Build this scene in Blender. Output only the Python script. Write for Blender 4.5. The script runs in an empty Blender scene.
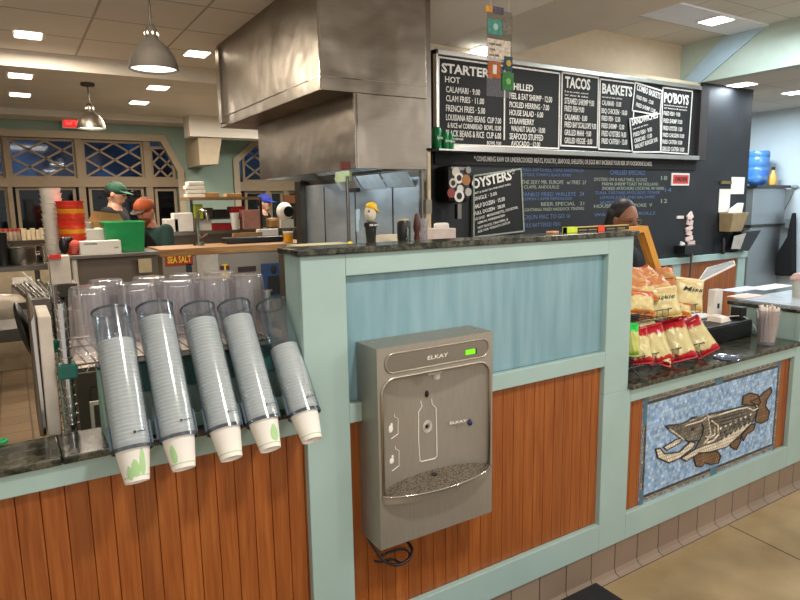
import bpy, bmesh, math, random
from mathutils import Vector, Matrix, noise
random.seed(7)
PI = math.pi
SC = bpy.context.scene
COL = SC.collection

# ---------------------------------------------------------------- camera
EYE = Vector((0, 0, 1.552))
FOC = 621.0
YAW, PIT, ROL = 0.55612, 0.154154, -0.0163574
_r = Vector((math.cos(YAW), -math.sin(YAW), 0)); _fw = Vector((math.sin(YAW), math.cos(YAW), 0)); _up = Vector((0, 0, 1))
FWD = _fw*math.cos(PIT) - _up*math.sin(PIT)
_u2 = _up*math.cos(PIT) + _fw*math.sin(PIT)
RGT = _r*math.cos(ROL) + _u2*math.sin(ROL)
UPV = _u2*math.cos(ROL) - _r*math.sin(ROL)
cd = bpy.data.cameras.new('camera'); cam = bpy.data.objects.new('camera', cd); COL.objects.link(cam)
m = Matrix((RGT, UPV, -FWD)).transposed().to_4x4(); m.translation = EYE
cam.matrix_world = m
cd.sensor_fit = 'HORIZONTAL'; cd.sensor_width = 36; cd.lens = FOC/800*36; cd.clip_start = .05; cd.clip_end = 100
SC.camera = cam

# ---------------------------------------------------------------- world, exposure, large lights
w = bpy.data.worlds.new('world'); SC.world = w; w.use_nodes = True
bg = w.node_tree.nodes['Background']; bg.inputs[0].default_value = (1.0, .93, .87, 1); bg.inputs[1].default_value = .74
SC.view_settings.view_transform = 'Standard'; SC.view_settings.look = 'None'
SC.view_settings.exposure = 0.0; SC.view_settings.gamma = 1.0; SC.view_settings.use_curve_mapping = False

def lamp(name, loc, size, power, color, rot=(0, 0, 0), parent=None, sy=None):
    l = bpy.data.lights.new(name, 'AREA'); l.energy = power; l.color = color; l.size = size
    if sy: l.shape = 'RECTANGLE'; l.size_y = sy
    o = bpy.data.objects.new(name, l); COL.objects.link(o); o.location = loc; o.rotation_euler = rot
    return o
def point(name, loc, power, color):
    l = bpy.data.lights.new(name, 'POINT'); l.energy = power; l.color = color; l.shadow_soft_size = .12
    o = bpy.data.objects.new(name, l); COL.objects.link(o); o.location = loc; return o
WARM = (1.0, .87, .72); NEUT = (1.0, .93, .85); COOL = (.80, .92, 1.0)
lamp('dining_ceiling_light', (1.15, .15, 2.8), .24, 44, NEUT)
point('dining_fill_light', (3.0, -0.9, 2.1), 58, NEUT)  # unseen lamp added to lighten the ceilings and beam
lamp('dining_ceiling_light', (5.2, 0.5, 2.8), .5, 26, COOL)
point('dining_fill_light', (-.9, -1.0, 2.1), 30, NEUT)  # another added lamp out of view, brightening the ceilings
point('staff_fill_light', (4.5, 1.2, 2.5), 28, NEUT)  # added point lamp, lightens the ceilings on the staff side
lamp('staff_ceiling_light', (3.6, 2.9, 2.68), .5, 16, NEUT)
lamp('staff_ceiling_light', (5.4, 2.7, 2.98), .4, 30, COOL)
lamp('back_room_light', (7.6, 4.4, 2.66), .4, 55, COOL)
lamp('back_room_light', (7.3, 2.4, 2.66), .4, 45, COOL)
lamp('kitchen_ceiling_light', (.3, 3.0, 2.8), 1.0, 32, WARM)
lamp('kitchen_ceiling_light', (.3, 5.5, 2.8), .6, 45, WARM)
lamp('kitchen_ceiling_light', (1.4, 7.3, 2.66), .6, 40, WARM)
lamp('kitchen_ceiling_light', (3.0, 7.2, 2.66), .6, 40, NEUT)

# ---------------------------------------------------------------- pixel rays used to take positions off the photograph
def ray(x, y): return RGT*((x-400)/FOC) - UPV*((y-300)/FOC) + FWD
def PY(x, y, Y): d = ray(x, y); return EYE + d*(Y/d.y)
def PX(x, y, X): d = ray(x, y); return EYE + d*(X/d.x)
def PZ(x, y, Z): d = ray(x, y); return EYE + d*((Z-EYE.z)/d.z)
def PR(p):
    q = Vector(p)-EYE; f = q.dot(FWD); return (400+FOC*q.dot(RGT)/f, 300-FOC*q.dot(UPV)/f, f)

# ---------------------------------------------------------------- materials
def hx(h, g=1.0):
    h = h.lstrip('#'); c = [int(h[i:i+2], 16)/255 for i in (0, 2, 4)]
    return tuple((((v+.055)/1.055)**2.4 if v > .04045 else v/12.92)*g for v in c)+(1,)
def newmat(name):
    mt = bpy.data.materials.new(name); mt.use_nodes = True
    return mt, mt.node_tree, mt.node_tree.nodes['Principled BSDF']
def N(nt, t, **kw):
    n = nt.nodes.new(t)
    for k, v in kw.items():
        if k.startswith('i_'): n.inputs[k[2:].replace('_', ' ')].default_value = v
        else: setattr(n, k, v)
    return n
def coords(nt, scale=(1, 1, 1), rot=(0, 0, 0)):
    g = N(nt, 'ShaderNodeNewGeometry'); mp = N(nt, 'ShaderNodeMapping'); mp.inputs['Scale'].default_value = scale; mp.inputs['Rotation'].default_value = rot
    nt.links.new(g.outputs['Position'], mp.inputs['Vector']); return mp.outputs['Vector']
def ramp(nt, src, stops):
    r = N(nt, 'ShaderNodeValToRGB'); cr = r.color_ramp
    while len(cr.elements) < len(stops): cr.elements.new(.5)
    for e, (p, c) in zip(cr.elements, stops): e.position = p; e.color = c
    nt.links.new(src, r.inputs[0]); return r.outputs[0]
MC = {}
def plain(name, col, rough=.6, metal=0, var=.12, scale=14, bump=0, stretch=(1, 1, 1), coat=0, spec=.5):
    if name in MC: return MC[name]
    mt, nt, b = newmat(name); c = hx(col) if isinstance(col, str) else col
    no = N(nt, 'ShaderNodeTexNoise'); no.inputs['Scale'].default_value = scale; no.inputs['Detail'].default_value = 4
    nt.links.new(coords(nt, stretch), no.inputs['Vector'])
    lo = tuple(v*(1-var) for v in c[:3])+(1,); hi = tuple(min(1, v*(1+var)) for v in c[:3])+(1,)
    nt.links.new(ramp(nt, no.outputs[0], [(.3, lo), (.7, hi)]), b.inputs['Base Color'])
    b.inputs['Roughness'].default_value = rough; b.inputs['Metallic'].default_value = metal
    b.inputs['Specular IOR Level'].default_value = spec; b.inputs['Coat Weight'].default_value = coat
    if bump:
        bp = N(nt, 'ShaderNodeBump'); bp.inputs['Strength'].default_value = bump; bp.inputs['Distance'].default_value = .01
        nt.links.new(no.outputs[0], bp.inputs['Height']); nt.links.new(bp.outputs[0], b.inputs['Normal'])
    MC[name] = mt; return mt
def emit(name, col, s):
    if name in MC: return MC[name]
    mt, nt, b = newmat(name); b.inputs['Base Color'].default_value = tuple(v*.6 for v in (hx(col) if isinstance(col, str) else col)[:3])+(1,)
    b.inputs['Emission Color'].default_value = hx(col) if isinstance(col, str) else col; b.inputs['Emission Strength'].default_value = s
    MC[name] = mt; return mt
def clear(name, tint, rough=.05, gloss=.12, edge=.5, body=0.0, bodycol='#ffffff'):
    if name in MC: return MC[name]
    mt = bpy.data.materials.new(name); mt.use_nodes = True; nt = mt.node_tree; nt.nodes.clear()
    out = N(nt, 'ShaderNodeOutputMaterial'); tr = N(nt, 'ShaderNodeBsdfTransparent'); tr.inputs[0].default_value = hx(tint)
    gl = N(nt, 'ShaderNodeBsdfGlossy'); gl.inputs['Roughness'].default_value = rough
    lw = N(nt, 'ShaderNodeLayerWeight'); lw.inputs[0].default_value = .35
    mr = N(nt, 'ShaderNodeMapRange'); mr.inputs['To Min'].default_value = gloss; mr.inputs['To Max'].default_value = edge
    nt.links.new(lw.outputs['Facing'], mr.inputs[0])
    mx = N(nt, 'ShaderNodeMixShader'); nt.links.new(mr.outputs[0], mx.inputs[0]); nt.links.new(tr.outputs[0], mx.inputs[1]); nt.links.new(gl.outputs[0], mx.inputs[2])
    last = mx.outputs[0]
    if body:
        df = N(nt, 'ShaderNodeBsdfDiffuse'); df.inputs[0].default_value = hx(bodycol)
        m2 = N(nt, 'ShaderNodeMixShader'); m2.inputs[0].default_value = body
        nt.links.new(last, m2.inputs[1]); nt.links.new(df.outputs[0], m2.inputs[2]); last = m2.outputs[0]
    nt.links.new(last, out.inputs[0]); MC[name] = mt; return mt
def oak():
    mt, nt, b = newmat('oak_panelling')
    v = coords(nt, (34, 34, 1.6)); n1 = N(nt, 'ShaderNodeTexNoise'); n1.inputs['Scale'].default_value = 3; n1.inputs['Detail'].default_value = 8; n1.inputs['Distortion'].default_value = .6
    nt.links.new(v, n1.inputs['Vector'])
    c1 = ramp(nt, n1.outputs[0], [(.25, hx('#824112')), (.5, hx('#96521e')), (.75, hx('#a5622a'))])
    # board-to-board tone
    g = N(nt, 'ShaderNodeNewGeometry'); sx = N(nt, 'ShaderNodeSeparateXYZ'); nt.links.new(g.outputs['Position'], sx.inputs[0])
    dv = N(nt, 'ShaderNodeMath', operation='DIVIDE'); dv.inputs[1].default_value = .05; nt.links.new(sx.outputs[0], dv.inputs[0])
    fl = N(nt, 'ShaderNodeMath', operation='FLOOR'); nt.links.new(dv.outputs[0], fl.inputs[0])
    wn = N(nt, 'ShaderNodeTexWhiteNoise', noise_dimensions='1D'); nt.links.new(fl.outputs[0], wn.inputs['W'])
    mr = N(nt, 'ShaderNodeMapRange'); mr.inputs['To Min'].default_value = .86; mr.inputs['To Max'].default_value = 1.08; nt.links.new(wn.outputs[0], mr.inputs[0])
    mm = N(nt, 'ShaderNodeVectorMath', operation='SCALE'); nt.links.new(c1, mm.inputs[0]); nt.links.new(mr.outputs[0], mm.inputs['Scale'])
    nt.links.new(mm.outputs[0], b.inputs['Base Color']); b.inputs['Roughness'].default_value = .45
    return mt
def granite():
    mt, nt, b = newmat('granite')
    n1 = N(nt, 'ShaderNodeTexNoise'); n1.inputs['Scale'].default_value = 26; n1.inputs['Detail'].default_value = 9; n1.inputs['Roughness'].default_value = .75
    nt.links.new(coords(nt), n1.inputs['Vector'])
    nt.links.new(ramp(nt, n1.outputs[0], [(.36, hx('#0d0f0d')), (.48, hx('#2a2e26')), (.56, hx('#5a5748')), (.63, hx('#20251f')), (.74, hx('#8a8574'))]), b.inputs['Base Color'])
    b.inputs['Roughness'].default_value = .16; return mt
def steel(name='brushed_steel', col='#8e8880', rough=.3, st=(4, 4, 90), bump=.04):
    if name in MC: return MC[name]
    mt, nt, b = newmat(name)
    n1 = N(nt, 'ShaderNodeTexNoise'); n1.inputs['Scale'].default_value = 6; n1.inputs['Detail'].default_value = 3; nt.links.new(coords(nt, st), n1.inputs['Vector'])
    c = hx(col); nt.links.new(ramp(nt, n1.outputs[0], [(.3, tuple(v*.9 for v in c[:3])+(1,)), (.7, c)]), b.inputs['Base Color'])
    b.inputs['Metallic'].default_value = 1
    n2 = N(nt, 'ShaderNodeTexNoise'); n2.inputs['Scale'].default_value = 3.2; n2.inputs['Detail'].default_value = 2; nt.links.new(coords(nt), n2.inputs['Vector'])
    mr = N(nt, 'ShaderNodeMapRange'); mr.inputs['To Min'].default_value = rough*.75; mr.inputs['To Max'].default_value = rough*1.3; nt.links.new(n2.outputs[0], mr.inputs[0]); nt.links.new(mr.outputs[0], b.inputs['Roughness'])
    if bump:
        bp = N(nt, 'ShaderNodeBump'); bp.inputs['Strength'].default_value = bump; bp.inputs['Distance'].default_value = .05; nt.links.new(n2.outputs[0], bp.inputs['Height']); nt.links.new(bp.outputs[0], b.inputs['Normal'])
    MC[name] = mt; return mt
def tiles(name, c1, c2, mortar, bw, bh, ms=.012, rough=.5, plane='XZ', off=0.0, var=.25, rot=0):
    mt, nt, b = newmat(name)
    g = N(nt, 'ShaderNodeNewGeometry'); sx = N(nt, 'ShaderNodeSeparateXYZ'); nt.links.new(g.outputs['Position'], sx.inputs[0])
    cb = N(nt, 'ShaderNodeCombineXYZ'); nt.links.new(sx.outputs['XYZ'.index(plane[0])], cb.inputs[0]); nt.links.new(sx.outputs['XYZ'.index(plane[1])], cb.inputs[1])
    mp = N(nt, 'ShaderNodeMapping'); mp.inputs['Rotation'].default_value = (0, 0, rot); nt.links.new(cb.outputs[0], mp.inputs[0])
    br = N(nt, 'ShaderNodeTexBrick'); br.offset = off; br.inputs['Scale'].default_value = 1; br.inputs['Brick Width'].default_value = bw; br.inputs['Row Height'].default_value = bh
    br.inputs['Mortar Size'].default_value = ms; br.inputs['Mortar Smooth'].default_value = .1; br.inputs['Bias'].default_value = 0
    br.inputs['Color1'].default_value = hx(c1); br.inputs['Color2'].default_value = hx(c2); br.inputs['Mortar'].default_value = hx(mortar)
    nt.links.new(mp.outputs[0], br.inputs['Vector'])
    no = N(nt, 'ShaderNodeTexNoise'); no.inputs['Scale'].default_value = 2.5/bw*.2; no.inputs['Detail'].default_value = 5; nt.links.new(g.outputs['Position'], no.inputs['Vector'])
    mr = N(nt, 'ShaderNodeMapRange'); mr.inputs['From Min'].default_value = .3; mr.inputs['From Max'].default_value = .7; mr.inputs['To Min'].default_value = 1-var; mr.inputs['To Max'].default_value = 1+var; nt.links.new(no.outputs[0], mr.inputs[0])
    mm = N(nt, 'ShaderNodeVectorMath', operation='SCALE'); nt.links.new(br.outputs[0], mm.inputs[0]); nt.links.new(mr.outputs[0], mm.inputs['Scale'])
    nt.links.new(mm.outputs[0], b.inputs['Base Color']); b.inputs['Roughness'].default_value = rough
    bp = N(nt, 'ShaderNodeBump'); bp.inputs['Strength'].default_value = .4; bp.inputs['Distance'].default_value = .004; bp.invert = True; nt.links.new(br.outputs['Fac'], bp.inputs['Height']); nt.links.new(bp.outputs[0], b.inputs['Normal'])
    return mt
def multi(name, stops, scale, rough=.6, stretch=(1, 1, 1), detail=4, metal=0):
    if name in MC: return MC[name]
    mt, nt, b = newmat(name); no = N(nt, 'ShaderNodeTexNoise'); no.inputs['Scale'].default_value = scale; no.inputs['Detail'].default_value = detail
    nt.links.new(coords(nt, stretch), no.inputs['Vector'])
    nt.links.new(ramp(nt, no.outputs[0], [(p, hx(c)) for p, c in stops]), b.inputs['Base Color']); b.inputs['Roughness'].default_value = rough; b.inputs['Metallic'].default_value = metal
    MC[name] = mt; return mt

M_mint = plain('mint_paint', '#9fb9b4', .38, var=.05, scale=5)
M_mintdk = plain('mint_box_paint', '#8fb3a6', .45, var=.06)
M_blue = multi('blue_stained_wood', [(.3, '#6f949f'), (.5, '#7b9fa9'), (.7, '#87aab3')], 2.2, .45, (12, 12, 1.2), 8)
M_oak = oak(); M_gran = granite(); M_steel = steel(); M_hood = steel('hood_steel', '#968e83', .36, (1, 1, 30), .35)
M_steeld = steel('dark_steel', '#5c5750', .38)
M_chrome = steel('chrome', '#c9c6c0', .12, bump=0)
M_fount = steel('fountain_steel', '#ada79c', .5, (60, 3, 3), 0)
M_fount.node_tree.nodes['Principled BSDF'].inputs['Metallic'].default_value = .8
M_black = plain('black_plastic', '#141414', .4); M_white = plain('white_plastic', '#e6e2da', .45, var=.04)
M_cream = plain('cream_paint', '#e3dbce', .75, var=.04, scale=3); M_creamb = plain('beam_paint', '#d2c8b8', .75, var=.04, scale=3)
M_green = plain('sage_wall_paint', '#92a698', .8, var=.05, scale=2)
M_wall2 = plain('pale_blue_wall', '#b9c6cc', .7, var=.05, scale=2)
M_chalk = multi('chalkboard', [(.3, '#121418'), (.55, '#1a1d22'), (.75, '#23272d')], 3, .6)
M_slate = plain('black_board', '#101112', .75, var=.2, scale=8)
M_chw = plain('chalk_white', '#e4e2dc', .9, var=.12, scale=60); M_chb = plain('chalk_blue', '#566f98', .9, var=.25, scale=60); M_chg = plain('chalk_grey', '#98a294', .9, var=.25, scale=60)
M_alum = steel('aluminium_frame', '#b9b7b2', .35, bump=0)
M_red = plain('red_plastic', '#c62a1e', .4); M_paper = plain('paper', '#e9e5dc', .8, var=.03)
M_card = plain('cardboard', '#a27a4c', .85); M_wood = multi('counter_wood', [(.3, '#8b6238'), (.7, '#b48650')], 3, .5, (1, 14, 14))
M_trim = plain('window_trim', '#b3a48c', .7, var=.04); M_frame = plain('window_frame', '#94836c', .7, var=.05)
M_grnpl = plain('green_plastic', '#0d8f4c', .4, var=.05); M_tealpl = plain('teal_plastic', '#1c6a5d', .4)

# ---------------------------------------------------------------- mesh helpers
ORG = {}
class MB:
    def __init__(s): s.b = bmesh.new()
    def box(s, x0, x1, y0, y1, z0, z1, R=None, o=None):
        vs = [Vector((x, y, z)) for x in (x0, x1) for y in (y0, y1) for z in (z0, z1)]
        if R is not None: vs = [R @ (v-o)+o for v in vs]
        v = [s.b.verts.new(p) for p in vs]
        for f in ((0, 1, 3, 2), (4, 6, 7, 5), (0, 4, 5, 1), (2, 3, 7, 6), (0, 2, 6, 4), (1, 5, 7, 3)): s.b.faces.new([v[i] for i in f])
        return s
    def hexa(s, a, bb):          # two quads (lists of 4) joined
        va = [s.b.verts.new(p) for p in a]; vb = [s.b.verts.new(p) for p in bb]; n = len(va)
        s.b.faces.new(va[::-1]); s.b.faces.new(vb)
        for i in range(n): s.b.faces.new((va[i], va[(i+1) % n], vb[(i+1) % n], vb[i]))
        return s
    def prism(s, pts, d):        # planar polygon extruded by vector d
        d = Vector(d); return s.hexa([Vector(p) for p in pts], [Vector(p)+d for p in pts])
    def poly(s, pts): s.b.faces.new([s.b.verts.new(p) for p in pts]); return s
    def frus(s, p0, p1, r0, r1, n=16, cap=True):
        p0 = Vector(p0); p1 = Vector(p1); a = (p1-p0).normalized(); t = a.orthogonal().normalized(); u = a.cross(t)
        A = [s.b.verts.new(p0+(t*math.cos(2*PI*i/n)+u*math.sin(2*PI*i/n))*r0) for i in range(n)]
        B = [s.b.verts.new(p1+(t*math.cos(2*PI*i/n)+u*math.sin(2*PI*i/n))*r1) for i in range(n)]
        for i in range(n): s.b.faces.new((A[i], A[(i+1) % n], B[(i+1) % n], B[i]))
        if cap: s.b.faces.new(A[::-1]); s.b.faces.new(B)
        return s
    def tube(s, pts, r, n=8, closed=False):
        pts = [Vector(p) for p in pts]; rings = []; L = len(pts); t = None
        for i, p in enumerate(pts):
            if closed: a = (pts[(i+1) % L]-pts[i-1])
            else: a = pts[min(i+1, L-1)]-pts[max(i-1, 0)]
            a.normalize()
            if t is None: t = a.orthogonal().normalized()
            t = (t-a*t.dot(a)).normalized(); u = a.cross(t)
            rings.append([s.b.verts.new(p+(t*math.cos(2*PI*k/n)+u*math.sin(2*PI*k/n))*r) for k in range(n)])
        for i in range(L if closed else L-1):
            A = rings[i]; B = rings[(i+1) % L]
            for k in range(n): s.b.faces.new((A[k], A[(k+1) % n], B[(k+1) % n], B[k]))
        if not closed: s.b.faces.new(rings[0][::-1]); s.b.faces.new(rings[-1])
        return s
    def lathe(s, prof, c=(0, 0, 0), ax=(0, 0, 1), n=24, flute=0, nf=10):
        c = Vector(c); ax = Vector(ax).normalized(); t = Vector((1, 0, 0)) if abs(ax.x) < .9 else Vector((0, 1, 0)); t = (t-ax*t.dot(ax)).normalized(); u = ax.cross(t); R = []
        for r, h in prof:
            if r < 1e-6: R.append([s.b.verts.new(c+ax*h)])
            else: R.append([s.b.verts.new(c+ax*h+(t*math.cos(2*PI*i/n)+u*math.sin(2*PI*i/n))*r*(1+flute*math.cos(nf*2*PI*i/n))) for i in range(n)])
        for A, B in zip(R, R[1:]):
            for i in range(n):
                j = (i+1) % n
                if len(A) == 1 and len(B) == 1: continue
                if len(A) == 1: s.b.faces.new((A[0], B[j], B[i]))
                elif len(B) == 1: s.b.faces.new((A[i], A[j], B[0]))
                else: s.b.faces.new((A[i], A[j], B[j], B[i]))
        return s
    def ell(s, c, r, n=16, R=None):
        c = Vector(c); res = bmesh.ops.create_uvsphere(s.b, u_segments=n, v_segments=max(6, n*2//3), radius=1)
        for v in res['verts']:
            p = Vector((v.co.x*r[0], v.co.y*r[1], v.co.z*r[2])); v.co = (R @ p if R is not None else p)+c
        return s
    def caps(s, p0, p1, r0, r1, n=14): return s.frus(p0, p1, r0, r1, n).ell(p0, (r0,)*3, n).ell(p1, (r1,)*3, n)
    def grid(s, fn, nu, nv):
        V = [[s.b.verts.new(fn(i/nu, j/nv)) for j in range(nv+1)] for i in range(nu+1)]
        for i in range(nu):
            for j in range(nv): s.b.faces.new((V[i][j], V[i+1][j], V[i+1][j+1], V[i][j+1]))
        return s
    def build(s, name, mat, parent=None, smooth=False, bevel=0, label=None, rem=0, solid=0):
        me = bpy.data.meshes.new(name); bmesh.ops.recalc_face_normals(s.b, faces=s.b.faces)
        if parent is not None: o0 = ORG[parent.name]
        else:
            xs = [v.co for v in s.b.verts]; mn = [min(v[i] for v in xs) for i in range(3)]; mx = [max(v[i] for v in xs) for i in range(3)]
            o0 = Vector(((mn[0]+mx[0])/2, (mn[1]+mx[1])/2, mn[2]))
        for v in s.b.verts: v.co -= o0
        s.b.to_mesh(me); s.b.free(); me.materials.append(mat); o = bpy.data.objects.new(name, me); COL.objects.link(o)
        ORG[o.name] = o0.copy()
        if parent is not None: o.parent = parent
        else: o.location = o0
        if bevel:
            md = o.modifiers.new('bevel', 'BEVEL'); md.width = bevel; md.segments = 2; md.limit_method = 'ANGLE'; md.angle_limit = math.radians(40)
        if solid:
            md = o.modifiers.new('solid', 'SOLIDIFY'); md.thickness = solid; md.offset = 0
        if rem:
            md = o.modifiers.new('remesh', 'REMESH'); md.mode = 'VOXEL'; md.voxel_size = rem
            md = o.modifiers.new('smooth', 'SMOOTH'); md.iterations = 4; md.factor = .5
            dg = bpy.context.evaluated_depsgraph_get(); dg.update(); nm = bpy.data.meshes.new_from_object(o.evaluated_get(dg)); o.modifiers.clear(); o.data = nm; me = nm
            if not me.materials: me.materials.append(mat)
        if smooth:
            for p in me.polygons: p.use_smooth = True
            if smooth == 'auto':
                for p in me.polygons: p.use_smooth = True
                try: me.set_sharp_from_angle(angle=math.radians(40))
                except Exception: pass
        if label: o['label'] = label
        return o
def thing(name, label, cat, loc, group=None):
    o = bpy.data.objects.new(name, None); COL.objects.link(o); o.location = loc; o['label'] = label; o['category'] = cat; o.empty_display_size = .05
    if group: o['group'] = group
    ORG[o.name] = Vector(loc); return o
def tag(o, label, cat, group=None, kind=None):
    if label: o['label'] = label
    if cat: o['category'] = cat
    if group: o['group'] = group
    if kind: o['kind'] = kind
    return o
def struct(o): o['kind'] = 'structure'; return o
def kids(o): return [c for c in bpy.data.objects if c.parent == o]
def dup(o, loc=None, rot=None, label=None, parent=None, cmap=None):
    c = o.copy(); COL.objects.link(c); c.parent = parent
    if loc is not None: c.location = loc
    if rot is not None: c.rotation_euler = rot
    if label: c['label'] = label
    for ch in (cmap or CH).get(o.name, []): dup(ch, parent=c)
    return c
CH = {}
def reg(o):
    for c in kids(o): CH.setdefault(o.name, []).append(c); reg(c)
    return o
# text collected as mesh geometry, placed on a wall plane facing -Y
_tc = {}
def glyphs(s, bold=0, shear=0):
    k = (s, bold, shear)
    if k in _tc: return _tc[k]
    cu = bpy.data.curves.new('t', 'FONT'); cu.body = s; cu.size = 1; cu.offset = bold; cu.shear = shear; cu.resolution_u = 2
    ob = bpy.data.objects.new('t', cu); COL.objects.link(ob); dg = bpy.context.evaluated_depsgraph_get(); dg.update()
    me = bpy.data.meshes.new_from_object(ob.evaluated_get(dg)); bpy.data.objects.remove(ob); bpy.data.curves.remove(cu)
    vs = [v.co.copy() for v in me.vertices]; fs = [list(p.vertices) for p in me.polygons]; bpy.data.meshes.remove(me)
    x0 = min(v.x for v in vs); x1 = max(v.x for v in vs); _tc[k] = (vs, fs, x0, x1); return _tc[k]
def addtext(mb, s, org, width, cap, U=(1, 0, 0), V=(0, 0, 1), bold=0, shear=0, lift=None, thick=.0012):
    vs, fs, x0, x1 = glyphs(s, bold, shear); U = Vector(U); V = Vector(V); org = Vector(org); Nn = U.cross(V)
    sx = width/(x1-x0); sy = cap/.69
    for k in (0, 1):
        W = [mb.b.verts.new(org+U*((v.x-x0)*sx)+V*(v.y*sy)+Nn*(thick*k)) for v in vs]
        for f in fs:
            try: mb.b.faces.new([W[i] for i in (f if k else f[::-1])])
            except ValueError: pass
def pixtext(mb, s, x, y, x2, cap, Y, ang=0, bold=0, shear=0):
    p0 = PY(x, y, Y); yy = y
    U = Vector((math.cos(ang), 0, math.sin(ang)))
    L = .1
    for _ in range(12):
        q = PR(p0+U*L); e = (x2-x)/(q[0]-x); L *= e
    h = (PY(x, y-cap, Y)-p0).z
    addtext(mb, s, p0, L, h, U, Vector((-math.sin(ang), 0, math.cos(ang))), bold, shear)
def vgroove(mb, x0, x1, z0, z1, y, pitch=.05, gw=.003, gd=.004):
    xs = [(x0, y)]; k = math.floor(x0/pitch)+1
    while k*pitch < x1-gw:
        x = k*pitch
        if x > x0+gw: xs += [(x-gw/2, y), (x, y+gd), (x+gw/2, y)]
        k += 1
    xs.append((x1, y))
    B = [mb.b.verts.new((a, b_, z0)) for a, b_ in xs]; T = [mb.b.verts.new((a, b_, z1)) for a, b_ in xs]
    for i in range(len(xs)-1): mb.b.faces.new((B[i], B[i+1], T[i+1], T[i]))
    bb = [mb.b.verts.new((x, y+.012, z)) for x, z in ((x0, z0), (x1, z0), (x1, z1), (x0, z1))]; mb.b.faces.new(bb[::-1])
    return mb

# ================================================================ THE SETTING
M_floor = multi('polished_concrete', [(.28, '#85704f'), (.5, '#a08a66'), (.72, '#b7a17c')], 2.6, .32, detail=8)
M_qtile = tiles('quarry_tile', '#8b755b', '#7d684f', '#5f5142', .2, .2, .006, .45, 'XY', var=.12, rot=0)
struct(MB().box(-3, 9.5, -2.2, 1.572, -.06, 0).build('floor', M_floor))
struct(MB().box(-3, 9.5, 1.572, 12, -.06, 0).build('floor', M_qtile))
j = MB(); a = PZ(725, 520, 0); 
for p, q in (((731, 526), (800, 560)), ):
    A = PZ(*p, 0); B = PZ(*q, 0); d = (B-A).normalized(); n = Vector((-d.y, d.x, 0))*.0025; A -= d*.25; B += d*2
    j.prism([A-n, B-n, B+n, A+n], (0, 0, .0008))
struct(j.build('trim_1', plain('floor_joint', '#4a3c2c', .8)))
M_ctile = tiles('ceiling_tile', '#ebe5db', '#e6dfd4', '#b3a999', .61, .61, .009, .85, 'XY', var=.04)
struct(MB().box(-3, 2.345, -1.6, 6.1, 2.83, 2.9).build('ceiling', M_ctile))
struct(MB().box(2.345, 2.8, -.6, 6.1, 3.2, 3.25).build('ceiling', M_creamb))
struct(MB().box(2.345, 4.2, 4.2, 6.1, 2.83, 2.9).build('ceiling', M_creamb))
struct(MB().box(-3, 4.2, 6.1, 9.1, 2.70, 2.9).build('ceiling', M_cream))
struct(MB().box(-3, 4.2, 8.55, 9.0, 2.63, 2.70).build('ceiling_beam', M_cream))
struct(MB().box(2.8, 3.5, -.6, 4.12, 2.70, 3.2).build('ceiling_beam', M_creamb))
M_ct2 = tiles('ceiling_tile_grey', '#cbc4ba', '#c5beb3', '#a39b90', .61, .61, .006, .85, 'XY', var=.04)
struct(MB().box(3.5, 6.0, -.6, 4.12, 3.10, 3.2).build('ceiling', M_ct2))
struct(MB().box(4.44, 6.0, 3.25, 3.62, 3.085, 3.10).build('ceiling_lit_patch', plain('painted_light_patch', '#d9dbe2', .8, var=.03)))  # cool lit patch of ceiling put into a paler sheet colour
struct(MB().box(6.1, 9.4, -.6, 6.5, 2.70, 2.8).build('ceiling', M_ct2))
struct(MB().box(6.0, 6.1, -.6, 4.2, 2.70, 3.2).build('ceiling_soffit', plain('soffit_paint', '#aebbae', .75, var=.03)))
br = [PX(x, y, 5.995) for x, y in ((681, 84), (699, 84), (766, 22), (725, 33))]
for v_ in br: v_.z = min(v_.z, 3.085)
struct(MB().prism(br, (-.012, 0, 0)).build('ceiling_lit_band', plain('painted_light_band', '#a9c0cc', .7, var=.03)))  # slanting band of cool light put into bluish colour on the soffit
struct(MB().box(2.345, 6.0, 4.12, 4.2, 2.6, 3.2).build('wall_recess', plain('menu_wall_paint', '#c9b79c', .75, var=.04)))
struct(MB().box(2.345, 6.935, 3.9, 4.02, 0, 2.70).build('wall_menu', plain('menu_wall_paint', '#c9b79c', .75, var=.04)))
struct(MB().box(2.345, 6.0, 4.02, 4.12, 2.66, 2.70).build('wall_ledge', plain('menu_wall_paint', '#c9b79c', .75, var=.04)))
struct(MB().box(4.3, 6.9, 6.3, 6.4, 0, 2.7).build('wall_storage', M_wall2))
struct(MB().box(8.8, 8.9, .5, 6.5, 0, 2.7).build('wall_right', M_wall2))
struct(MB().box(6.9, 8.8, 6.4, 6.5, 0, 2.7).build('wall_back_room', M_wall2))
struct(MB().box(4.1, 4.2, 4.2, 9.0, 0, 2.83).build('wall_kitchen_right', M_green))
struct(MB().box(-3.1, -3, 1.6, 9.1, 0, 2.83).build('wall_left', M_green))
struct(MB().box(2.27, 2.345, 3.36, 5.3, 1.9, 2.83).build('wall_kitchen', M_steel))
struct(MB().box(2.275, 2.32, 3.40, 5.3, 0, 1.9).build('wall_kitchen', M_steeld))

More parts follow.
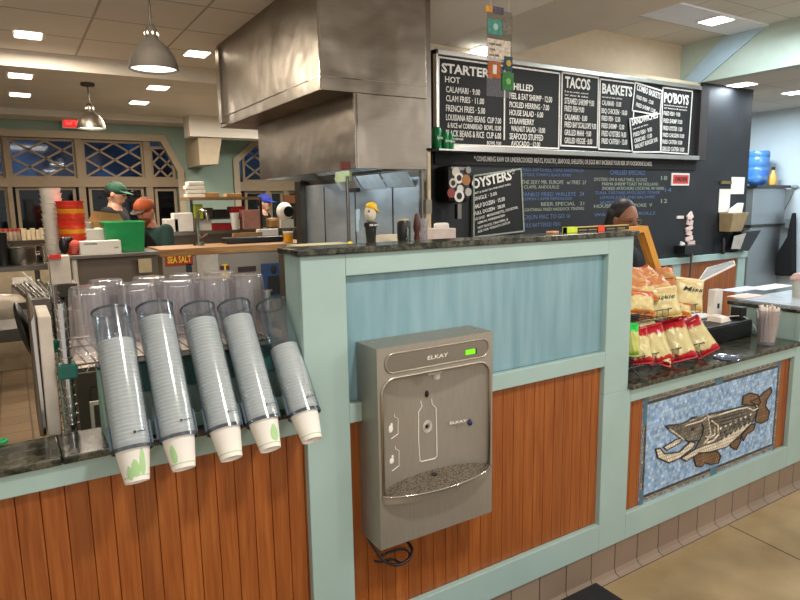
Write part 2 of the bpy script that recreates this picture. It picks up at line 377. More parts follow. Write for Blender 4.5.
# window wall with trapezoid-topped openings
YW = 9.0
def wallwin():
    def X(px, py=150): return PY(px, py, YW).x
    zt = PY(80, 139, YW).z; ze = X(177, 172); zs_ = PY(177, 172, YW).z; xs_ = X(160, 141); l2 = X(238, 160); zl2 = PY(238, 162, YW).z; xt2 = X(256, 140)
    mb = MB()
    mb.prism([(x, YW, z) for x, z in [(-3, zt), (4.2, zt), (4.2, 2.83), (-3, 2.83)]], (0, .1, 0))
    mb.prism([(x, YW, z) for x, z in [(-3, 0), (-2.6, 0), (-2.6, zt), (-3, zt)]], (0, .1, 0))
    mb.prism([(x, YW, z) for x, z in [(ze, 0), (l2, 0), (l2, zl2), (xt2, zt), (xs_, zt), (ze, zs_)]], (0, .1, 0))
    mb.prism([(x, YW, z) for x, z in [(3.95, 0), (4.2, 0), (4.2, zt), (3.95, zt)]], (0, .1, 0))
    struct(mb.build('wall_back', M_green))
    def band(pts, w_, d, name, mat):
        P = [Vector((x, 0, z)) for x, z in pts]; nr = []
        for i in range(len(P)):
            ts = []
            if i > 0: ts.append((P[i]-P[i-1]).normalized())
            if i < len(P)-1: ts.append((P[i+1]-P[i]).normalized())
            n_ = sum((Vector((-t_.z, 0, t_.x)) for t_ in ts), Vector()).normalized(); k = 1/max(.5, n_.dot(Vector((-ts[0].z, 0, ts[0].x)))); nr.append(n_*w_*k)
        mb = MB()
        for i in range(len(P)-1): mb.prism([(p.x, YW-d, p.z) for p in (P[i], P[i+1], P[i+1]+nr[i+1], P[i]+nr[i])], (0, d+.04, 0))
        struct(mb.build(name, mat))
    band([(ze, 0), (ze, zs_), (xs_, zt), (-2.6, zt)][::-1], .085, .05, 'trim_2', M_trim)
    band([(3.95, zt), (xt2, zt), (l2, zl2), (l2, 0)][::-1], -.085, .05, 'trim_3', M_trim) if 0 else band([(l2, 0), (l2, zl2), (xt2, zt), (3.95, zt)], .085, .05, 'trim_3', M_trim)
    glass = clear('window_glass', '#aebfce', .05, .04, .4)
    def window(name, x0, x1, z0, z1, lattice):
        f = MB(); t = .035; y0 = YW+.02; y1 = YW+.08
        f.box(x0, x1, y0, y1, z1-t, z1).box(x0, x1, y0, y1, z0, z0+t).box(x0, x0+t, y0, y1, z0+t, z1-t).box(x1-t, x1, y0, y1, z0+t, z1-t)
        fo = struct(f.build(name, M_frame))
        MB().box(x0+t, x1-t, YW+.045, YW+.05, z0+t, z1-t).build('glass_pane', glass, fo)
        if lattice:
            g = MB(); W = x1-x0-2*t; H = z1-z0-2*t; a = x0+t; b = z0+t; S = lattice
            def seg(p, q):
                p = Vector((p[0], 0, p[1])); q = Vector((q[0], 0, q[1])); d = (q-p).normalized(); nn = Vector((-d.z, 0, d.x))*.012
                g.prism([(v.x, YW+.015, v.z) for v in (p-nn, q-nn, q+nn, p+nn)], (0, .025, 0))
            step = S/2; k = -int(S/step)-1
            while k*step < W+S:
                for sg in (1, -1):
                    xa_ = k*step if sg == 1 else k*step; pts = []
                    for i in range(81):
                        u = i/80; x = xa_+sg*u*S
                        if 0 <= x <= W: pts.append((a+x, b+u*H))
                    if len(pts) > 3: seg(pts[0], pts[-1])
                k += 1
            g.build('lattice', M_frame, fo)
    zs = PY(80, 179, YW).z; zd = PY(80, 187, YW).z
    window('window_1', -1.6, X(4), zs, zt, .74); window('window_2', X(7), X(75.5), zs, zt, .74); window('window_3', X(81.5), X(143.5), zs, zt, .70)
    window('window_4', X(149.5), X(174), zs, zt-.06, .36)
    fr = MB()
    for x0, x1 in ((X(3), X(8)), (X(75), X(82)), (X(143), X(150))): fr.box(x0, x1, YW-.02, YW+.09, 0, zt)
    fr.box(-2.6, ze, YW-.03, YW+.1, zd, zs+.01); fr.box(l2, 3.95, YW-.03, YW+.1, PY(270, 191, YW).z, PY(270, 182, YW).z)
    for a_, b_ in ((263, 268), (281, 286)): fr.box(X(a_), X(b_), YW-.02, YW+.09, 0, PY(270, 191, YW).z)
    struct(fr.build('window_frame', M_frame))
    window('door_1', -1.6, X(3), 0, zd, 0); window('door_2', X(11), X(72), 0, zd, 0); window('door_3', X(85), X(141), 0, zd, 0); window('door_4', X(152), X(174), 0, zd-.02, 0)
    z2 = PY(270, 182, YW).z; z3 = PY(270, 191, YW).z
    window('window_5', X(242), X(300), z2, zt, .6); window('door_5', X(243), X(263), 0, z3, 0); window('door_6', X(268), X(281), 0, z3, 0); window('door_7', X(286), X(310), 0, z3, 0)
    # dusk beyond the glass
    mt, nt, b = newmat('dusk_sky'); no = N(nt, 'ShaderNodeTexNoise'); no.inputs['Scale'].default_value = .9; no.inputs['Detail'].default_value = 5; nt.links.new(coords(nt), no.inputs[0])
    nt.links.new(ramp(nt, no.outputs[0], [(.35, hx('#0a1018')), (.52, hx('#20364f')), (.66, hx('#5d88b5'))]), b.inputs['Emission Color']); b.inputs['Emission Strength'].default_value = 1.3; b.inputs['Base Color'].default_value = (0, 0, 0, 1); b.inputs['Roughness'].default_value = 1
    struct(MB().box(-6, 8, 12.5, 12.6, 2.03, 4.5).build('dusk_sky', mt))
    struct(MB().box(-6, 8, 12.4, 12.5, -.1, 2.1).build('wall_outside', plain('night_hedge', '#0a0b0c', .9, var=.5, scale=3)))
wallwin()

# ================================================================ CEILING FIXTURES
M_lite = emit('light_diffuser', '#fff0d6', 9); M_litc = emit('light_diffuser_cool', '#eef4ff', 10)
def downlight(c, w_, d, mat, label, grp):
    t = thing('ceiling_light', label, 'ceiling light', c, grp); x, y, z = c
    MB().box(x-w_/2-.02, x+w_/2+.02, y-d/2-.02, y+d/2+.02, z-.008, z).build('trim_ring', M_white, t)
    MB().box(x-w_/2, x+w_/2, y-d/2, y+d/2, z-.012, z-.008).build('diffuser', mat, t)
g = 'recessed ceiling lights'
for (px, py, z, lb) in ((28, 34, 2.83, 'bright recessed light in tiled ceiling, nearest the left edge'), (197, 53, 2.83, 'bright recessed light in tiled ceiling beside the steel hood'),
        (20, 75, 2.70, 'recessed soffit light, front one of the two at far left'), (20, 94, 2.70, 'recessed soffit light, rear one of the two at far left'),
        (158, 87, 2.70, 'small recessed soffit light just beyond the large pendant lamp'), (139, 102, 2.70, 'small recessed soffit light above and right of the chrome pendant lamp')):
    p = PZ(px, py, z); downlight((p.x, p.y, z), .17, .2, M_lite, lb, g)
for (px, py, z, s, lb) in ((716, 20, 3.084, .2, 'cool recessed light in the painted light patch on the ceiling at upper right'), (742, 84, 2.70, .2, 'cool recessed light just above the top corner of the chalkboard wall'),
        (796, 92, 2.70, .2, 'cool recessed light at the right edge, in the back room ceiling'), (484, 49, 2.70, .16, 'recessed light under the beam above the first menu heading')):
    p = PZ(px, py, z); downlight((p.x, p.y, z), s, s, M_litc, lb, g); lamp('downlight_light', (p.x, p.y, z-.02), s, 9, COOL)
def pendant(Y, px, py_b, rw, mat, label, zc):
    b = PY(px, py_b, Y); t = thing('pendant_lamp', label, 'pendant lamp', (b.x, b.y, b.z), 'pendant lamps over the kitchen'); H = rw*1.28
    prof = [(rw, 0), (rw*1.0, .006), (rw*.97, H*.2), (rw*.86, H*.45), (rw*.66, H*.68), (rw*.42, H*.86), (rw*.27, H*.98), (rw*.24, H)]
    MB().lathe(prof+[(r-.004, h-.002) for r, h in prof[::-1]], b, n=32).build('lamp_shade', mat, t, smooth=True)
    nk = MB().lathe([(rw*.24, H), (rw*.27, H+.02), (rw*.27, H+rw*.28), (rw*.2, H+rw*.42), (rw*.12, H+rw*.55), (0, H+rw*.56)], b, n=20).build('lamp_neck', mat, t, smooth=True)
    v = MB()
    for k in range(8):
        a = 2*PI*k/8; v.ell(b+Vector((math.cos(a)*rw*.265, math.sin(a)*rw*.265, H+rw*.17)), (.006, .006, .010), 8)
    v.build('vent_hole', emit('vent_glow', '#fff2d8', 1.6), nk)
    MB().frus(b+Vector((0, 0, H+rw*.5)), (b.x, b.y, zc-.02), .006, .006, 8).build('rod', M_steeld, t)
    MB().frus((b.x, b.y, zc-.025), (b.x, b.y, zc), .06, .06, 20).build('canopy', M_steeld, t)
    MB().ell(b+Vector((0, 0, H*.35)), (rw*.4, rw*.4, rw*.42)).build('bulb', emit('bulb_glow', '#fff0d0', 14), t, smooth=True)
    MB().lathe([(0, .012), (rw*.93, .012), (rw*.93, .016), (0, .016)], b, n=32).build('diffuser', emit('lamp_diffuser', '#fff2dc', 3), t)
    lamp('lamp_light', (b.x, b.y, b.z-.03), rw*1.5, 9, WARM)
pendant(3.9, 154, 70, .135, plain('grey_enamel', '#5a544c', .75, metal=0), 'large grey dome pendant lamp hanging nearer the hood', 2.83)
pendant(6.6, 91.5, 128.5, .125, steel('satin_metal', '#a59c90', .42, bump=0), 'small chrome dome pendant lamp hanging in front of the exit sign', 2.70)
e = PY(75, 119, YW-.08); t = thing('exit_sign', 'red glowing exit sign above the lattice window', 'sign', (e.x, e.y, e.z-.09))
MB().box(e.x-.15, e.x+.13, e.y-.03, e.y+.03, e.z-.12, e.z+.12).build('housing', M_white, t)
mb = MB(); addtext(mb, 'EXIT', (e.x-.11, e.y-.033, e.z-.07), .22, .14, bold=.02, thick=.004); mb.build('lettering', emit('exit_red', '#ff2a2a', 5), t)
MB().box(e.x-.14, e.x+.12, e.y-.032, e.y-.03, e.z-.11, e.z+.11).build('face', emit('exit_face', '#d8302e', .9), t)
sm = PY(105, 78, 6.09)
# cream wall bracket hanging from the soffit between the windows
pq = [PY(x, y, 8.3) for x, y in ((200, 165), (218, 164), (222, 136), (198, 136))]
struct(MB().prism([(p.x, 8.3, p.z) for p in pq], (0, .68, 0)).build('wall_pilaster', M_trim))
pq = [PY(x, y, 8.25) for x, y in ((190, 136), (190, 100))]
struct(MB().box(pq[0].x, 4.1, 8.25, 8.55, pq[0].z, 2.70).build('ceiling_beam', M_cream))

# ================================================================ HOOD
HX0, HX1, HXB, HY0, HY1 = 1.55, 2.27, 1.76, 3.30, 5.25
t = thing('range_hood', 'large stainless steel extractor hood hanging from the ceiling', 'range hood', (1.9, 4.2, 1.76))
HOOD = t
h = MB().box(HX0, HX1, HY0, HY1, 2.19, 2.83)
h.build('canopy', M_hood, t, bevel=.004)
h = MB(); h.box(HXB, HX1-.002, HY0+.004, HY0+.02, 1.76, 2.19).box(HXB, HXB+.015, HY0+.02, 4.95, 1.76, 2.19).box(HXB+.015, HX1-.002, 4.935, 4.95, 1.76, 2.19)
h.build('skirt', M_hood, t, bevel=.002)
s = MB(); s.box(HX0-.003, HX1, HY0-.003, HY0, 2.262, 2.268); s.box(HX0-.003, HX0, HY0, HY1, 2.262, 2.268); s.box(1.772, 1.780, HY0-.002, HY0+.004, 1.76, 2.19); s.build('seam', M_chrome, t)
s = MB().box(HX0-.004, HX0+.008, HY0-.004, HY0+.004, 2.19, 2.83); s.build('corner_trim', M_chrome, t)
s = MB().box(HX0-.02, HX0, HY1-.12, HY1-.04, 2.22, 2.80); s.build('side_bracket', M_hood, t)
f = MB()
for k in range(6):
    y0 = 3.4+k*.25; f.hexa([(1.80, y0, 2.10), (2.25, y0, 1.80), (2.25, y0, 1.79), (1.80, y0, 2.09)], [(1.80, y0+.235, 2.10), (2.25, y0+.235, 1.80), (2.25, y0+.235, 1.79), (1.80, y0+.235, 2.09)])
f.build('grease_filter', plain('filter_metal', '#c9d6de', .4, metal=.3), t)
lamp('hood_light', (1.90, 4.1, 2.0), .15, 20, COOL, sy=1.2)
t = thing('steel_backsplash', 'bluish steel splash panel on the wall under the hood', 'wall panel', (2.26, 4.3, .6))
MB().box(2.255, 2.272, 3.38, 5.18, .6, 1.72).build('sheet', steel('splash_steel', '#b4bec4', .5, (1, 1, 4), .05), t)
s = MB()
for y in (3.7, 4.25, 4.8): s.box(2.25, 2.255, y-.004, y+.004, .6, 1.70)
s.build('seam', M_steeld, t)
s = MB()
for k, y in enumerate((3.42, 3.78, 4.14)): s.hexa([(2.252, y, 1.66), (2.252, y+.33, 1.66), (2.19, y+.33, 1.755), (2.19, y, 1.755)], [(2.256, y, 1.66), (2.256, y+.33, 1.66), (2.194, y+.33, 1.755), (2.194, y, 1.755)])
s.build('drip_ledge', plain('pale_metal', '#c4d4de', .35, metal=.4), t)
MB().box(2.2, 2.27, 5.18, 5.3, .6, 1.76).build('corner_post', M_steeld, t)
t = thing('pot_filler', 'thin steel pipe with a black valve standing before the backsplash', 'pipe', PX(350, 240, 2.15))
a = PX(349, 241, 2.15); b = PX(349, 168, 2.15); MB().frus((a.x, a.y, a.z-.4), (a.x, a.y, 1.76), .014, .014, 12).build('pipe', M_steel, t)
v = PX(352, 190, 2.15); MB().box(v.x-.02, v.x+.02, v.y-.09, v.y+.01, v.z-.015, v.z+.012).build('valve', M_black, t)
q = PY(345, 167, 3.295); MB().box(q.x-.03, q.x+.03, 3.285, 3.304, q.z-.015, q.z+.03).build('pull_tag', plain('dull_red', '#6e2b1e', .6), HOOD, label='small dark red tag')
q = PX(347, 178, 2.2); tag(MB().box(2.16, 2.18, q.y-.12, q.y+.12, q.z-.03, q.z+.05).build('safety_card', plain('yellow_card', '#74744e', .7)), 'yellowish card hanging below the hood beside the pipe', 'card')

# post, conduit and switch between backsplash and chalkboard
pst = PY(434, 155, 3.40)
tag(MB().box(2.305, 2.345, 3.37, 3.398, .9, 1.885).build('post', plain('cream_post', '#d8c49a', .6)), 'cream painted post at the left edge of the chalkboard wall', 'post')
tt = thing('electrical_conduit', 'grey conduit with a switch box on the cream post', 'conduit', (2.28, 3.35, .9))
c0 = PY(421, 240, 3.35); c1 = PY(426.5, 200, 3.35)
MB().tube([(2.262, 3.35, .9), (2.262, 3.35, 1.95)], .012).build('pipe', M_steel, tt)
MB().tube([(2.300, 3.35, 1.5), (2.300, 3.35, 1.88), (2.325, 3.35, 1.88)], .008).build('pipe', M_steel, tt)
q = PY(427, 206, 3.35); MB().box(q.x-.02, q.x+.025, 3.33, 3.365, q.z-.05, q.z+.04).build('switch_box', plain('switch_grey', '#8d8778', .5), tt)

# ================================================================ MENU BOARDS
YB = 3.9
wallx = PY(740, 250, YB).x
cb = MB().box(2.70, 6.935, 3.87, 3.9, .965, 1.96); cb.box(6.02, 6.935, 3.87, 3.9, 1.96, 2.70); 
struct(cb.build('wall_chalkboard', M_chalk))
struct(MB().box(2.345, 2.70, 3.88, 3.9, .965, 1.96).build('wall_panel', M_slate))
# header ledge strip with the advisory
t = thing('advisory_strip', 'long black strip of white lettering under the menu board', 'sign', (4.3, 3.86, 1.86))
z1 = PY(560, 153, 3.85).z; z0 = PY(560, 167, 3.85).z
MB().box(2.72, 5.95, 3.852, 3.872, z0, z1).build('board', M_slate, t)
mb = MB(); pixtext(mb, "* CONSUMING RAW OR UNDERCOOKED MEATS, POULTRY, SEAFOOD, SHELLFISH, OR EGGS MAY INCREASE YOUR RISK OF FOODBORNE ILLNESS.", 474, 161, 652, 5, 3.851, bold=.012); mb.build('lettering', M_chw, t)
YM = 3.80
tl = PY(434.5, 49, YM); br_ = PY(697, 157, YM); zt = tl.z; zb = PY(446, 151, YM).z; x0 = tl.x-.0; x1 = PY(700, 100, YM).x
t = thing('menu_board', 'long black menu board in an aluminium frame on the wall', 'menu board', ((x0+x1)/2, YM, zb))
MB().box(x0, x1, YM+.02, 3.868, zb, zt).build('backing', M_slate, t)
fr = MB(); fr.box(x0, x1, YM-.02, YM+.03, zt-.035, zt).box(x0, x1, YM-.03, YM+.03, zb, zb+.04).box(x0, x0+.02, YM-.02, YM+.03, zb, zt); fr.build('frame', M_alum, t, bevel=.003)
MB().box(x1-.01, x1+.12, YM-.02, 3.868, zb, zt).build('end_panel', plain('dark_brown', '#2b2422', .5), t)
def panel(corners, label, lines, ang=0, Y=YM+.012, lift=0):
    Y -= lift; P = [PY(x, y, Y) for x, y in corners]; c = sum(P, Vector())/4
    p = MB().prism(P, (0, .008, 0)).build('menu_panel', M_slate, t, label=label)
    b = MB(); n = 4
    for i in range(n):
        A = P[i]; B = P[(i+1) % n]; d = (B-A).normalized(); nn = Vector((-d.z, 0, d.x))*.006
        b.prism([A-nn-d*.005, B-nn+d*.005, B+nn+d*.005, A+nn-d*.005], (0, -.004, 0))
    b.build('border', M_chw, p)
    mb = MB()
    for ln in lines:
        s, xa, ya, xb, cap = ln[:5]; bd = ln[5] if len(ln) > 5 else .008
        pixtext(mb, s, xa, ya, xb, cap, Y-.002, ang, bd)
    mb.build('lettering', M_chw, p); return p
A1 = [("STARTERS", 441.5, 72, 494, 9, .03), ("HOT", 445, 82, 460, 6, .012), ("CALAMARI · 9.00", 446, 92, 480, 6), ("CLAM FRIES · 11.00", 446, 101, 484, 6), ("FRENCH FRIES · 5.00", 446, 111, 485, 6.3),
      ("LOUISIANA RED BEANS  CUP 7.00", 446, 120, 501, 6), ("& RICE w/ CORNBREAD  BOWL 10.00", 447.5, 127.5, 501, 5), ("BLACK BEANS & RICE  CUP 6.00", 446, 136, 501, 6.3), ("w/ cornbread", 447, 139.5, 463, 2.6), ("BOWL 9.00", 487, 144.5, 501, 3.5)]
A2 = [("CHILLED", 509, 89, 533, 6.5, .02), ("PEEL & EAT SHRIMP · 12.00", 509.5, 98.5, 552, 6), ("PICKLED HERRING · 7.00", 509.5, 107, 549, 5.6), ("HOUSE SALAD · 6.00", 509.5, 115, 543, 5.6), ("STRAWBERRY", 509.5, 123.5, 534, 5.8), ("WALNUT SALAD · 10.00", 511, 131, 545, 5.4), ("SEAFOOD STUFFED", 509.5, 139, 543, 6), ("AVOCADO · 12.00", 511, 145.7, 540, 5)]
p = panel([(438.5, 57), (559.5, 73.5), (558.5, 148.5), (438.5, 144)], None, A1+A2)
a = PY(505.3, 66, YM); b = PY(505.3, 140, YM); MB().box(a.x-.006, a.x+.006, YM+.004, YM+.01, b.z, a.z).build('divider', M_chw, p)
panel([(562, 72.5), (598.3, 78), (597, 147.5), (560.5, 145.5)], None, [("TACOS", 565, 87, 590, 10.5, .03), ("2 to an order, served", 564.5, 92, 588, 1.9), ("w/ slaw & salsa", 564.5, 95.5, 588, 1.9), ("STEAMED SHRIMP 9.00", 564.5, 103.5, 594, 6), ("FRIED FISH 9.00", 564.5, 111, 584, 5.6), ("CALAMARI · 8.00", 564.5, 119.5, 587, 5.6), ("FRIED BAY SCALLOPS 9.00", 564.5, 127, 596, 5.6), ("GRILLED MAHI · 9.00", 564.5, 135, 591, 5.6), ("GRILLED VEGGIE · 8.00", 564.5, 143, 592, 5.6)])
panel([(600, 79), (634.5, 83.5), (632, 151), (598.6, 149)], None, [("BASKETS", 602, 93, 632, 9.5, .03), ("served w/ slaw & fries", 602, 97.5, 622, 1.7), ("CALAMARI · 10.00", 602, 105, 621, 5), ("BBQ CHICKEN · 10.00", 601.5, 113, 627, 5), ("FRIED FISH · 12.00", 601.5, 120.5, 620, 5), ("FRIED SHRIMP · 12.00", 601.5, 128, 624, 5), ("FRIED OYSTERS 14.00", 601.5, 136, 626, 5.5), ("FRIED CATFISH · 12.00", 601.5, 143.5, 627, 5.3)])
a4 = math.radians(-17)
panel([(635, 82.5), (662, 91), (659.5, 115.5), (632, 110.5)], None, [("COMBO BASKETS", 636.5, 90, 660, 6, .02), ("FRIED FISH · 12.00", 636.3, 98.5, 653, 3.8), ("FRIED SHRIMP 13.00", 635.8, 106.2, 655, 4)], ang=math.radians(-9), lift=.006)
panel([(629.5, 119), (660, 113.5), (660.5, 152), (632.3, 152)], None, [("SANDWICHES", 632, 125.5, 658, 6, .025), ("served w/ fries", 633, 129.8, 648, 1.5), ("FRIED FISH · 9.00", 633.5, 137, 652, 4.2), ("CRABCAKE · 11.00", 634.5, 143, 652, 4.2), ("WALNUT BURGER 9.00", 635, 149, 657.5, 4.4)], ang=math.radians(14), lift=.012)
panel([(662.7, 87.5), (692.3, 91.5), (688, 154), (660.6, 152)], None, [("PO'BOYS", 664, 102, 688.5, 9.5, .03), ("served on a toasted roll", 664, 105.5, 687, 1.6), ("w/ lettuce & tomato", 664, 108.5, 687, 1.6), ("FRIED FISH · 9.00", 663.5, 115, 680, 4), ("FRIED SHRIMP 10.00", 663.3, 122.6, 682, 4.3), ("FRIED OYSTER 11.00", 663, 130, 682, 4.3), ("FRIED CHICKEN 10.00", 662.7, 136.7, 684, 4), ("FRIED CATFISH 10.00", 662.3, 143.5, 682, 4), ("GRILLED CATFISH 10.00", 662, 150.6, 684, 4.2)])
# chalk writing on the wall
t = thing('chalk_writing', 'blue and white chalk list of fried specials, left of the chilled list', 'writing', (4.0, 3.869, 1.3), 'chalk lists on the dark wall')
mb = MB(); mw = MB(); Yc = 3.869
for s, xa, ya, xb, cap, c in (("FRIED SOFTSHELL CRAB SANDWICH", 521, 171, 583, 3.6, 0), ("LETTUCE, TOMATO, BLACK PEPPER", 521, 176, 571, 2.8, 0), ("THE SEXY MR. EUROPE   w/ FRIES  27", 521.5, 184, 586, 4, 1), ("CLAMS, ANDOUILLE", 524, 188.5, 559, 3.2, 1), ("PANKO FRIED WALLEYE   24", 522, 196.5, 584, 4.2, 0), ("LEMON CAPER REMOULADE", 523, 200.5, 572, 3, 0), ("BEER SPECIAL   21", 541, 206, 584, 3.6, 1), ("LIGHTNING FRIED HADDOCK TENDERS", 523, 211.5, 584, 3.2, 1), ("CAJUN MAC TO GO 16", 523, 219.5, 570, 4.4, 0), ("TILE BATTERED FISH", 523.5, 227.5, 560, 4, 0)):
    pixtext(mw if c else mb, s, xa, ya, xb, cap, Yc)
mb.build('blue_lines', M_chb, t); mw.build('pale_lines', M_chg, t)
t = thing('chalk_writing', 'chalk list headed chilled specials behind the cashier', 'writing', (5.1, 3.869, 1.3), 'chalk lists on the dark wall')
mb = MB(); mw = MB()
for s, xa, ya, xb, cap, c in (("CHILLED SPECIALS", 610, 174.5, 645, 5, 0), ("OYSTERS ON A HALF SHELL 1/2 DOZ", 594, 181, 647, 3.4, 1), ("PARMA SHRIMP TOAST W/ HOLLAND", 602, 185.5, 658, 3.2, 1), ("SMOKED ARTICHOKE COCKTAIL W/ HERBS", 602, 190, 664, 3.2, 1), ("TUNA TARTARE AVOCADO TOWER", 595, 194.5, 660, 3.2, 0), ("LEMON JUICE AND BALSAMIC", 600, 199, 655, 3, 0), ("SALMON LOX", 600, 204, 625, 3, 0), ("HOUSE SMOKED POKE  V", 594, 208, 652, 3.5, 1), ("WASABI TUNA ROLLS", 594, 216.5, 655, 3.2, 0), ("18", 661, 180, 667, 4, 1), ("14", 665, 192, 671, 4, 0), ("12", 661, 203, 667, 4, 1)):
    pixtext(mw if c else mb, s, xa, ya, xb, cap, Yc)
mb.build('blue_lines', M_chb, t); mw.build('pale_lines', M_chg, t)
q0 = PY(671.5, 173, 3.866); q1 = PY(688.5, 185.5, 3.866)
t = thing('small_sign', 'small red sign with a white border on the dark wall', 'sign', ((q0.x+q1.x)/2, 3.866, q1.z))
MB().box(q0.x, q1.x, 3.86, 3.872, q1.z, q0.z).build('border', M_paper, t); MB().box(q0.x+.02, q1.x-.02, 3.855, 3.861, q1.z+.018, q0.z-.018).build('face', plain('sign_red', '#d1413d', .5), t)
mb = MB(); addtext(mb, 'ORDER', (q0.x+.04, 3.854, q1.z+.04), q1.x-q0.x-.08, q0.z-q1.z-.08, bold=.02); mb.build('lettering', M_black, t)
# oysters board
P = [PY(x, y, 3.86) for x, y in ((472, 176), (519, 169), (522, 231), (472, 237))]
t = thing('oyster_board', 'tilted black board headed oysters hanging on the wall', 'menu board', P[3])
pb = MB().prism(P, (0, -.02, 0)).build('board', M_slate, t)
b = MB()
for i in range(4):
    A = P[i]; B = P[(i+1) % 4]; d = (B-A).normalized(); nn = Vector((-d.z, 0, d.x))*.006; b.prism([A-nn, B-nn, B+nn, A+nn], (0, -.025, 0))
b.build('border', M_chg, t)
mb = MB(); an = math.radians(11)
for s, xa, ya, xb, cap, bd in (("OYSTERS*", 472.5, 189, 516, 9.5, .03), ("EAST & GULF ON THE HALF SHELL", 473.5, 194.5, 511, 1.8, .01), ("SINGLE · 3.00", 474, 201, 497, 3.6, .005), ("HALF DOZEN · 15.00", 474, 209, 505, 4, .01), ("FULL DOZEN · 28.00", 474.5, 215.5, 505, 3.4, .01), ("1/2 DOZ · MIGNONETTE, COCKTAIL", 475, 220.5, 518, 2.5, .005), ("LEMON, HORSERADISH", 478, 224, 505, 2.3, .005), ("HOT SAUCE, CRACKERS, &", 478, 229, 508, 2.3, .005), ("ASK FOR TODAY'S CATCH", 478, 233, 510, 2.3, .005)):
    pixtext(mb, s, xa, ya, xb, cap, 3.838, an, bd)
mb.build('lettering', M_chw, t)
# sticker-covered dispenser box on the wall
a = PY(452, 168, 3.7); b = PY(471, 201, 3.7)
t = thing('towel_dispenser', 'black wall dispenser covered with round stickers beside the oysters board', 'dispenser', ((a.x+b.x)/2, 3.8, b.z))
MB().box(a.x-.035, b.x+.0, 3.70, 3.88, b.z-.01, a.z+.02).build('body', M_black, t, bevel=.035)
for i, (px, py, r, c) in enumerate(((456, 172, .035, '#cfc8b8'), (459, 178, .04, '#e3dfd4'), (453, 183, .035, '#c9c2b2'), (466, 180, .04, '#a06a35'), (460, 189, .03, '#d8d4cc'), (459, 196, .045, '#e8e4dc'), (451, 193, .035, '#8a3b36'), (468, 192, .03, '#b5b0a6'), (468, 170, .025, '#8d8d88'))):
    p = PY(px, py, 3.695); k = MB().frus((p.x, 3.694-i*.0006, p.z), (p.x, 3.70, p.z), r, r, 20).build('sticker', plain('sticker_'+str(i), c, .6), t)
    if i in (1, 5, 2): MB().frus((p.x, 3.692-i*.0006, p.z), (p.x, 3.698, p.z), r*.55, r*.55, 16).frus((p.x, 3.6905-i*.0006, p.z), (p.x, 3.698, p.z), r*.3, r*.3, 12).build('sticker_ring', M_black, k)
p = PY(461, 212, 3.7); MB().box(p.x-.015, p.x+.02, 3.72, 3.76, p.z-.05, p.z+.06).build('spout', M_steel, t)

# sticker sheet hanging from the ceiling
YS = 2.5
def sp(x, y): return PY(x, y, YS)
a = sp(487.5, 8); b = sp(511, 92)
t = thing('hanging_sticker_sheet', 'clear sheet of stickers hanging before the menu board', 'sign', ((a.x+b.x)/2, YS, b.z))
MB().box(a.x-.002, b.x+.004, YS, YS+.003, b.z-.03, a.z+.0).build('sheet', clear('acrylic', '#e8e8e8', .1, .06, .3), t)
MB().tube([(a.x+.02, YS, a.z), (a.x+.02, YS, 2.83)], .001).tube([(b.x-.02, YS, a.z), (b.x-.02, YS, 2.83)], .001).build('cord', M_white, t)
for i, (x0_, y0_, x1_, y1_, c, lb) in enumerate(((487.5, 18, 502, 36, '#4f9388', 'teal sticker'), (502.5, 18, 511, 36, '#7a7467', 'grey sticker'), (487, 38, 510, 61, '#d9cdbb', 'cream notice'), (488, 61, 500, 79, '#b45b22', 'orange sticker'), (503.5, 56, 512, 71, '#1d4550', 'dark teal sticker'), (502, 72, 513, 91, '#2d7a35', 'green sticker'), (485, 5, 492, 13, '#d79a3c', 'orange badge'), (492, 6, 503, 15, '#5a5468', 'grey badge'))):
    A = sp(x0_, y0_); B = sp(x1_, y1_); st = MB().box(A.x, B.x, YS-.003-.0004*i, YS, B.z, A.z).build('sticker', plain('sheet_sticker_%d' % i, c, .6, var=.3, scale=80), t, label=lb, bevel=.001)
    if i == 2:
        mb = MB()
        for k, sx in enumerate(('PLEASE ORDER', 'YOUR', 'FOOD HERE')): addtext(mb, sx, (A.x+.012, YS-.0055, A.z-.03-k*.026), (.075, .035, .06)[k], .009)
        mb.build('lettering', plain('ink', '#3c3630', .8), st)
    if i == 3: MB().box((A.x+B.x)/2-.012, (A.x+B.x)/2+.012, YS-.0065, YS-.0040, B.z+.02, A.z-.015).build('sticker_glass', M_paper, st)
    if i in (0, 4, 5): MB().frus(((A.x+B.x)/2, YS-.0075, (A.z+B.z)/2), ((A.x+B.x)/2, YS-.0030, (A.z+B.z)/2), .016, .016, 14).build('emblem', plain('emblem_%d' % i, ('#a9d0c4', '#c9a23f', '#7cba62')[(0, 4, 5).index(i)], .6), st)
# green cans on the frame ledge
can = None
for k, (px, w_, hgt, lb) in enumerate(((437, .068, .155, 'tallest green can, leftmost on the menu board ledge'), (445.2, .058, .12, 'green can, middle of the three on the menu board ledge'), (450, .058, .115, 'green can, rightmost on the menu board ledge'))):
    p = PY(px, 149, 3.74); r = w_/2; z = zb+.04 if k else zb-.01
    p.z = PY(437, 149.5, 3.74).z
    cc = thing('drink_can', lb, 'can', p, 'green cans on the menu board')
    MB().lathe([(0, 0), (r*.75, 0), (r, .012), (r, hgt-.015), (r*.8, hgt), (0, hgt)], p, n=20).build('can_body', plain('can_green', '#0f7a44', .25, metal=.3), cc, smooth='auto')
    mb = MB(); addtext(mb, 'Sprite', (p.x-r*.75, p.y-r-.003, p.z+hgt*.45), r*1.5, hgt*.14, shear=.2, bold=.01); mb.build('lettering', M_paper, cc)
tag(MB().box(2.62, 2.95, 3.66, 3.80, PY(437, 149.5, 3.74).z-.012, PY(437, 149.5, 3.74).z-.001).build('can_shelf', M_alum), 'small metal ledge under the green cans', 'shelf')

